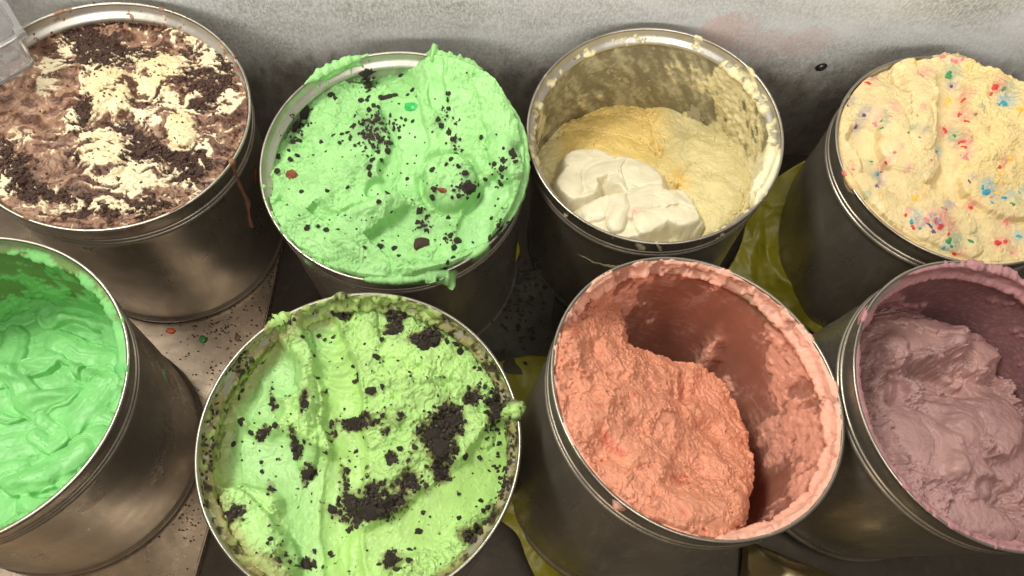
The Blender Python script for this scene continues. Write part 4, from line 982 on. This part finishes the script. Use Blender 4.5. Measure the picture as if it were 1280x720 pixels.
def H_coat(c):
    w = fbm(c.Ps, 30, 4, 310, .6); st = fbm(c.Ps + 40, 13, 4, 314, .6)
    cov = -.15 + w * .8 + st * .7 + .7 * sst(30, 8, c.d + 10 * c.n1) + .8 * blob(c.fx, c.fy, 1100, 375, 26, 24, 0, 3) + .6 * blob(c.fx, c.fy, 1130, 395, 40, 14, -20, 3) - .7 * blob(c.fx, c.fy, 1195, 395, 50, 22, 0, 4)
    clean = sst(118, 134, c.th) * sst(175, 150, c.th)         # bare steel lip at the back left
    th = sst(-.1, .4, cov)
    c.t = .5 + th * (1.8 + c.n2 * 2.2 + c.n1 * 1.5) + sst(.15, .19, cov) * 1. + .6 * fbm(c.P, 3, 2, 299) * th
    c.t -= clean * sst(18, 10, c.d) * 6
    lip = sst(.05, .35, c.n1 + c.n2 * .6 + .35 * sst(100, 80, c.th))
    c.t = np.where(c.d < 1.5, -1 + 1.8 * lip * (c.th < 110) * (1 + c.n2) + 2.2 * lip * (c.th > 200) * sst(-2.5, -.5, c.d), c.t)
    c.t += blob(c.fx, c.fy, 1080, 394, 8, 12, 0, 3) * 2.2 + blob(c.fx, c.fy, 1240, 333, 40, 7, 10, 3) * (2.5 + 5 * c.n2 + 2 * fbm(c.P, 4, 2, 319))
    col = np.tile(lin(140, 102, 104), (len(c.d), 1)) * (1 + .3 * w[:, None]); fr = sst(.0, .4, fbm(c.P, 3.5, 3, 318)) * sst(.2, -.3, cov); col = mixc(col, lin(178, 144, 144), fr * .6)
    c.col = mixc(col, lin(184, 134, 136), th * .9); c.gloss = .3 + 0 * c.d; c.rel = .4 + .3 * th
build_tub('H', 'steel tub of mauve ice cream at the right end of the front row', 8)
sH = surface('H', [(1100, 408, -116), (1160, 410, -116), (1240, 440, -118), (1300, 500, -110), (1330, 560, -90), (1085, 470, -92), (1100, 540, -78), (1150, 600, -62), (1210, 650, -54), (1280, 670, -56), (1180, 500, -86), (1240, 560, -78), (1140, 450, -96)], H_shape)
make_cream('H', 'mauve purple ice cream dug into rough icy lumps', sH, coat('H', H_coat, 130, 7))

# ================================================================== things between the tubs
def crumpled(name, outline, label, mat, category, z0, amp=.006, seed=0, thick=.0004, shape=None, n=60, group=None):
    """a creased sheet filling the quad outline (four world points), folded and wrinkled, with real thickness"""
    a, b, c_, d = [np.array(p, float) for p in outline]
    u, v = np.meshgrid(np.linspace(0, 1, n), np.linspace(0, 1, n), indexing='ij'); u = u.ravel()[:, None]; v = v.ravel()[:, None]
    P = (a * (1 - u) + b * u) * (1 - v) + (d * (1 - u) + c_ * u) * v
    Q = P * 1000
    w = np.stack([fbm(Q + 100, 80, 2, 400 + seed), fbm(Q + 500, 80, 2, 404 + seed), np.zeros(len(P))], 1) * .014
    nrm = np.cross(b - a, d - a); nrm /= np.linalg.norm(nrm)
    cre = fbm(Q + seed * 50, 75, 2, 410 + seed, .35, True) + .35 * fbm(Q + seed * 50, 26, 2, 415 + seed, .35, True)
    P = P + w + nrm * (cre[:, None] * amp)
    if shape: P = shape(P, u[:, 0], v[:, 0])
    me = new_mesh(name, P, grid_faces(n, n)); o = link(name, me, mat, label=label, category=category)
    if group: o['group'] = group
    s = o.modifiers.new('thickness', 'SOLIDIFY'); s.thickness = thick
    return o
G_ = 'yellow plastic bags between the tubs'
def W(px, py, z): return at(px, py, z)
crumpled('yellow_plastic_bag', [W(1004, 201, .11), W(958, 235, .08), W(900, 350, .02), W(1036, 420, .006)], 'yellow-green plastic bag squeezed upright between the vanilla and sprinkle tubs', M_film, 'plastic bag', 0, .008, 1,
         shape=None, group=G_)
bpy.data.objects['yellow_plastic_bag']
crumpled('yellow_plastic_bag', [W(608, 290, .10), W(645, 285, .09), W(640, 330, .06), W(605, 340, .07)], 'small fold of yellow bag showing right below the chip mint tub rim', M_film, 'plastic bag', 0, .005, 2, group=G_)
crumpled('yellow_plastic_bag', [W(600, 445, .012), W(690, 445, .012), W(700, 560, .012), W(600, 560, .012)], 'dim yellow bag lying flat between the lime green and coral tubs', M_film, 'plastic bag', 0, .004, 3, group=G_)
crumpled('yellow_plastic_bag', [W(600, 610, .05), W(655, 620, .045), W(740, 735, .02), W(690, 760, .03)], 'bright yellow bag edge sticking out beside the bottom of the coral tub', M_film, 'plastic bag', 0, .007, 4, group=G_)
M_sheet = mat_simple('greenish_sheet', (.05, .048, .028), .6, .3, 120, .35)  # pale sheet, its colour darkened to stand for shade between the tubs
crumpled('plastic_sheet', [W(598, 340, .010), W(690, 335, .010), W(700, 470, .010), W(590, 470, .010)], 'grey-green sheet with black crumbs on it between the four middle tubs', M_sheet, 'sheet', 0, .0025, 6)

def floor_crumbs(name, spots, mat, z, r0, r1, **props):
    Vs, Fs, off = [], [], 0
    for px, py in spots:
        p = at(px, py, z); V, F = CH_ARR[random.randrange(6)]; r = random.uniform(r0, r1)
        Vs.append(V * r * np.array([1, random.uniform(.6, 1), .8]) + p + np.array([0, 0, r * .4])); Fs.append(F + off); off += len(V)
    link(name, new_mesh(name, np.concatenate(Vs), np.concatenate(Fs), False), mat, **props)
sp = [s[:2] for s in scatter(300, 380, 60, 30, 90, 1, 1, -30) + scatter(340, 330, 14, 30, 60, 1, 1) + scatter(225, 465, 60, 60, 60, 1, 1) + scatter(270, 410, 40, 14, 40, 1, 1) + scatter(235, 655, 20, 30, 40, 1, 1) + scatter(290, 450, 40, 40, 60, 1, 1)]
floor_crumbs('cookie_crumbs', sp, M_cookie_brown, .0125, .0005, .0014, kind='stuff', label='fine brown cookie crumbs scattered over the brown metal floor', category='crumbs')
sp = [s[:2] for s in scatter(640, 350, 40, 34, 110, 1, 1) + scatter(650, 400, 40, 60, 60, 1, 1)]
floor_crumbs('dark_cookie_crumbs', sp, M_cookie, .013, .001, .0030, kind='stuff', label='black cookie crumbs spilled on the sheet between the middle tubs', category='crumbs')
def lump(name, px, py, z, rx, ry, rz, mat, seed, **props):
    V, F = mesh_arrays(CHUNKS2[seed % 6]); V = V * np.array([rx, ry, rz / .65]); p = at(px, py, z)
    V[:, 2] -= V[:, 2].min(); me = new_mesh(name, V, F); o = link(name, me, mat, **props); o.location = p
    return o
lump('candy_piece', 214, 414, .0125, .0048, .003, .0012, mat_simple('orange_candy', tuple(lin(205, 90, 55)), .5), 1, label='orange-red candy bit on the floor below the chocolate tub', category='candy')
lump('candy_piece', 254, 424, .0125, .004, .004, .0012, mat_simple('green_candy', tuple(lin(60, 125, 60)), .5), 2, label='green candy bit on the brown metal floor', category='candy')
lump('stain_spot', 297, 422, .0125, .0034, .0036, .0003, mat_simple('tan_spot', tuple(lin(125, 100, 70)), .5), 3, label='round tan dried drop on the floor by the lime green tub', category='dried drop')
# green candy in the pale mint
gm = mat_simple('green_jelly', tuple(lin(40, 175, 85)), .3, .2, 300, .2)
o = piece('B', 512, 132, 9, 6, 0, name='green_candy'); o.data = o.data.copy(); o.data.materials.clear(); o.data.materials.append(gm)

def tubular(name, pts, radii, mat, seg=10, **kw):
    pts = [np.array(p, float) for p in pts]; V = []
    for i, (p, r) in enumerate(zip(pts, radii)):
        t = pts[min(i + 1, len(pts) - 1)] - pts[max(i - 1, 0)]; t /= np.linalg.norm(t)
        a = np.cross(t, [0, 1, .3]); a /= np.linalg.norm(a); b = np.cross(t, a)
        for j in range(seg):
            q = 2 * math.pi * j / seg; V.append(p + r * (math.cos(q) * a + math.sin(q) * b))
    F = [(i * seg + j, i * seg + (j + 1) % seg, (i + 1) * seg + (j + 1) % seg, (i + 1) * seg + j) for i in range(len(pts) - 1) for j in range(seg)]
    return link(name, new_mesh(name, V, F), mat, **kw)
# drip running down the outside of the chocolate tub
def on_side(k, px, py, off=.0006):
    b, R = FRAME[k]; d = ray(px, py); o = (CAM_P - b) @ R.T; q = d @ R.T; rad = .1166 + off
    A = q[0] ** 2 + q[1] ** 2; B = 2 * (o[0] * q[0] + o[1] * q[1]); C = o[0] ** 2 + o[1] ** 2 - rad * rad
    disc = B * B - 4 * A * C
    t = (-B - math.sqrt(max(disc, 0))) / 2 / A; P = o + t * q
    return P
M_drip = mat_simple('dried_drip', tuple(lin(150, 110, 88)), .35, .3, 300, .2)
M_drip2 = mat_simple('brown_smear', tuple(lin(95, 55, 35)), .45, .5, 300, .4)
pp = [(291, 208), (294, 218), (298, 228), (303, 238), (307, 246), (310, 252), (311, 262), (312, 272), (314, 279), (315, 284)]
tubular('drip', [on_side('A', *p) for p in pp], [.0022, .0016, .0020, .0020, .0017, .0032, .0012, .0012, .0028, .0016], M_drip, parent=tubA, label='pinkish brown drip with a bead at its end')
tubular('drip', [on_side('A', *p) for p in [(319, 208), (320, 216), (319, 224), (321, 231)]], [.0008, .0022, .0024, .0008], M_drip2, parent=tubA, label='short brown smear')

# crumpled foil at the bottom, between the coral and mauve tubs
def foil():
    t = NT('crumpled_foil'); co = t.coord()
    t.set(Base_Color=tuple(lin(222, 206, 160)), Metallic=1., Roughness=.36, Normal=t.bump(t.noise(40, 4, .5, co, .6), .3, .004)); return t.m
M_foil = foil()
n = 70; u, v = np.meshgrid(np.linspace(0, 1, n), np.linspace(0, 1, n), indexing='ij'); u = u.ravel(); v = v.ravel()
c0 = W(935, 672, .02); c1 = W(1110, 745, .02); c2 = W(930, 760, .02)
e1 = c1 - c0; e2 = c2 - c0; P = c0 + u[:, None] * e1 + v[:, None] * e2
Q = P * 1000; hgt = 0.040 * np.sin(np.pi * np.clip(u, 0, 1)) ** .6 * np.sin(np.pi * v) ** .5 + .009 * fbm(Q, 60, 2, 500, .4, True) * (np.sin(np.pi * v) ** .3)
P[:, 2] = .004 + np.maximum(hgt, 0)
link('crumpled_foil', new_mesh('crumpled_foil', P, grid_faces(n, n)), M_foil, label='shiny crumpled metal foil on the floor between the coral and mauve tubs', category='foil').modifiers.new('thickness', 'SOLIDIFY').thickness = .0006

# small screw in the back wall
sx, sz = wall_local(1027, 85)
scr = link('wall_screw', None, mw=WALL_M @ Matrix.Translation((sx, .004, sz)) @ Matrix.Rotation(math.pi / 2, 4, 'X'), label='small dark screw in the back wall left of the sprinkle tub', category='screw')
M_scr = mat_simple('screw_steel', (.10, .09, .075), .45, .2, 200, .3, Metallic=.8)
def disc(prof, nn=32):
    V, F = lathe(prof, nn); return new_mesh('screw', V, F)
link('washer', disc([(.0030, .0032), (.0062, .0030), (.0068, .0022), (.0068, -.02)]), M_scr, scr)
link('screw_head', disc([(.00001, .0040), (.0018, .0046), (.0028, .0042), (.0034, .0034), (.0034, .001)]), mat_simple('screw_head', (.22, .2, .16), .4, .1, 200, .2, Metallic=.9), scr)

# clear plastic bin resting on the rim of the chocolate tub
def clear():
    t = NT('clear_plastic'); t.set(Base_Color=(.93, .93, .95), Roughness=.09, IOR=1.4, Transmission_Weight=.93, Normal=t.bump(t.noise(90, 4, .6, t.coord()), .15, .001)); return t.m
M_clear = clear()
def bin_corner():
    z = .258
    bm = bmesh.new()
    a = np.array(W(46, 80, z)); t1 = np.array(W(4, 12, z)) - a; t2 = np.array(W(0, 107, z)) - a
    t1 /= np.linalg.norm(t1); t2 /= np.linalg.norm(t2)
    L1, L2, hh = .17, .21, .036
    base = [a, a + t1 * L1, a + t1 * L1 + t2 * L2, a + t2 * L2]
    cen = sum(base) / 4; up = np.array([0, 0, hh]); th = .0022
    def ring(s, dz): return [bm.verts.new(cen + (p - cen) * s + np.array([0, 0, dz])) for p in base]
    rings = [ring(1, 0), ring(1.03, hh), ring(1.07, hh), ring(1.07, hh - .003), ring(1.075, hh - .003), ring(1.075, hh + .0022), ring(1.01, hh + .0022), ring(.98, .0022)]
    bm.faces.new(rings[0][::-1]); bm.faces.new(rings[-1])
    for A, B in zip(rings[:-1], rings[1:]):
        for i in range(4):
            j = (i + 1) % 4; bm.faces.new([A[i], A[j], B[j], B[i]])
    bmesh.ops.recalc_face_normals(bm, faces=bm.faces)
    ed = [e for e in bm.edges if abs(e.verts[0].co.z - e.verts[1].co.z) > .01]
    bmesh.ops.bevel(bm, geom=ed, offset=.006, segments=4, profile=.5, affect='EDGES')
    me = bpy.data.meshes.new('plastic_bin'); bm.to_mesh(me); bm.free()
    link('plastic_bin', me, M_clear, label='clear plastic bin with a rounded corner resting over the chocolate tub', category='bin')
bin_corner()
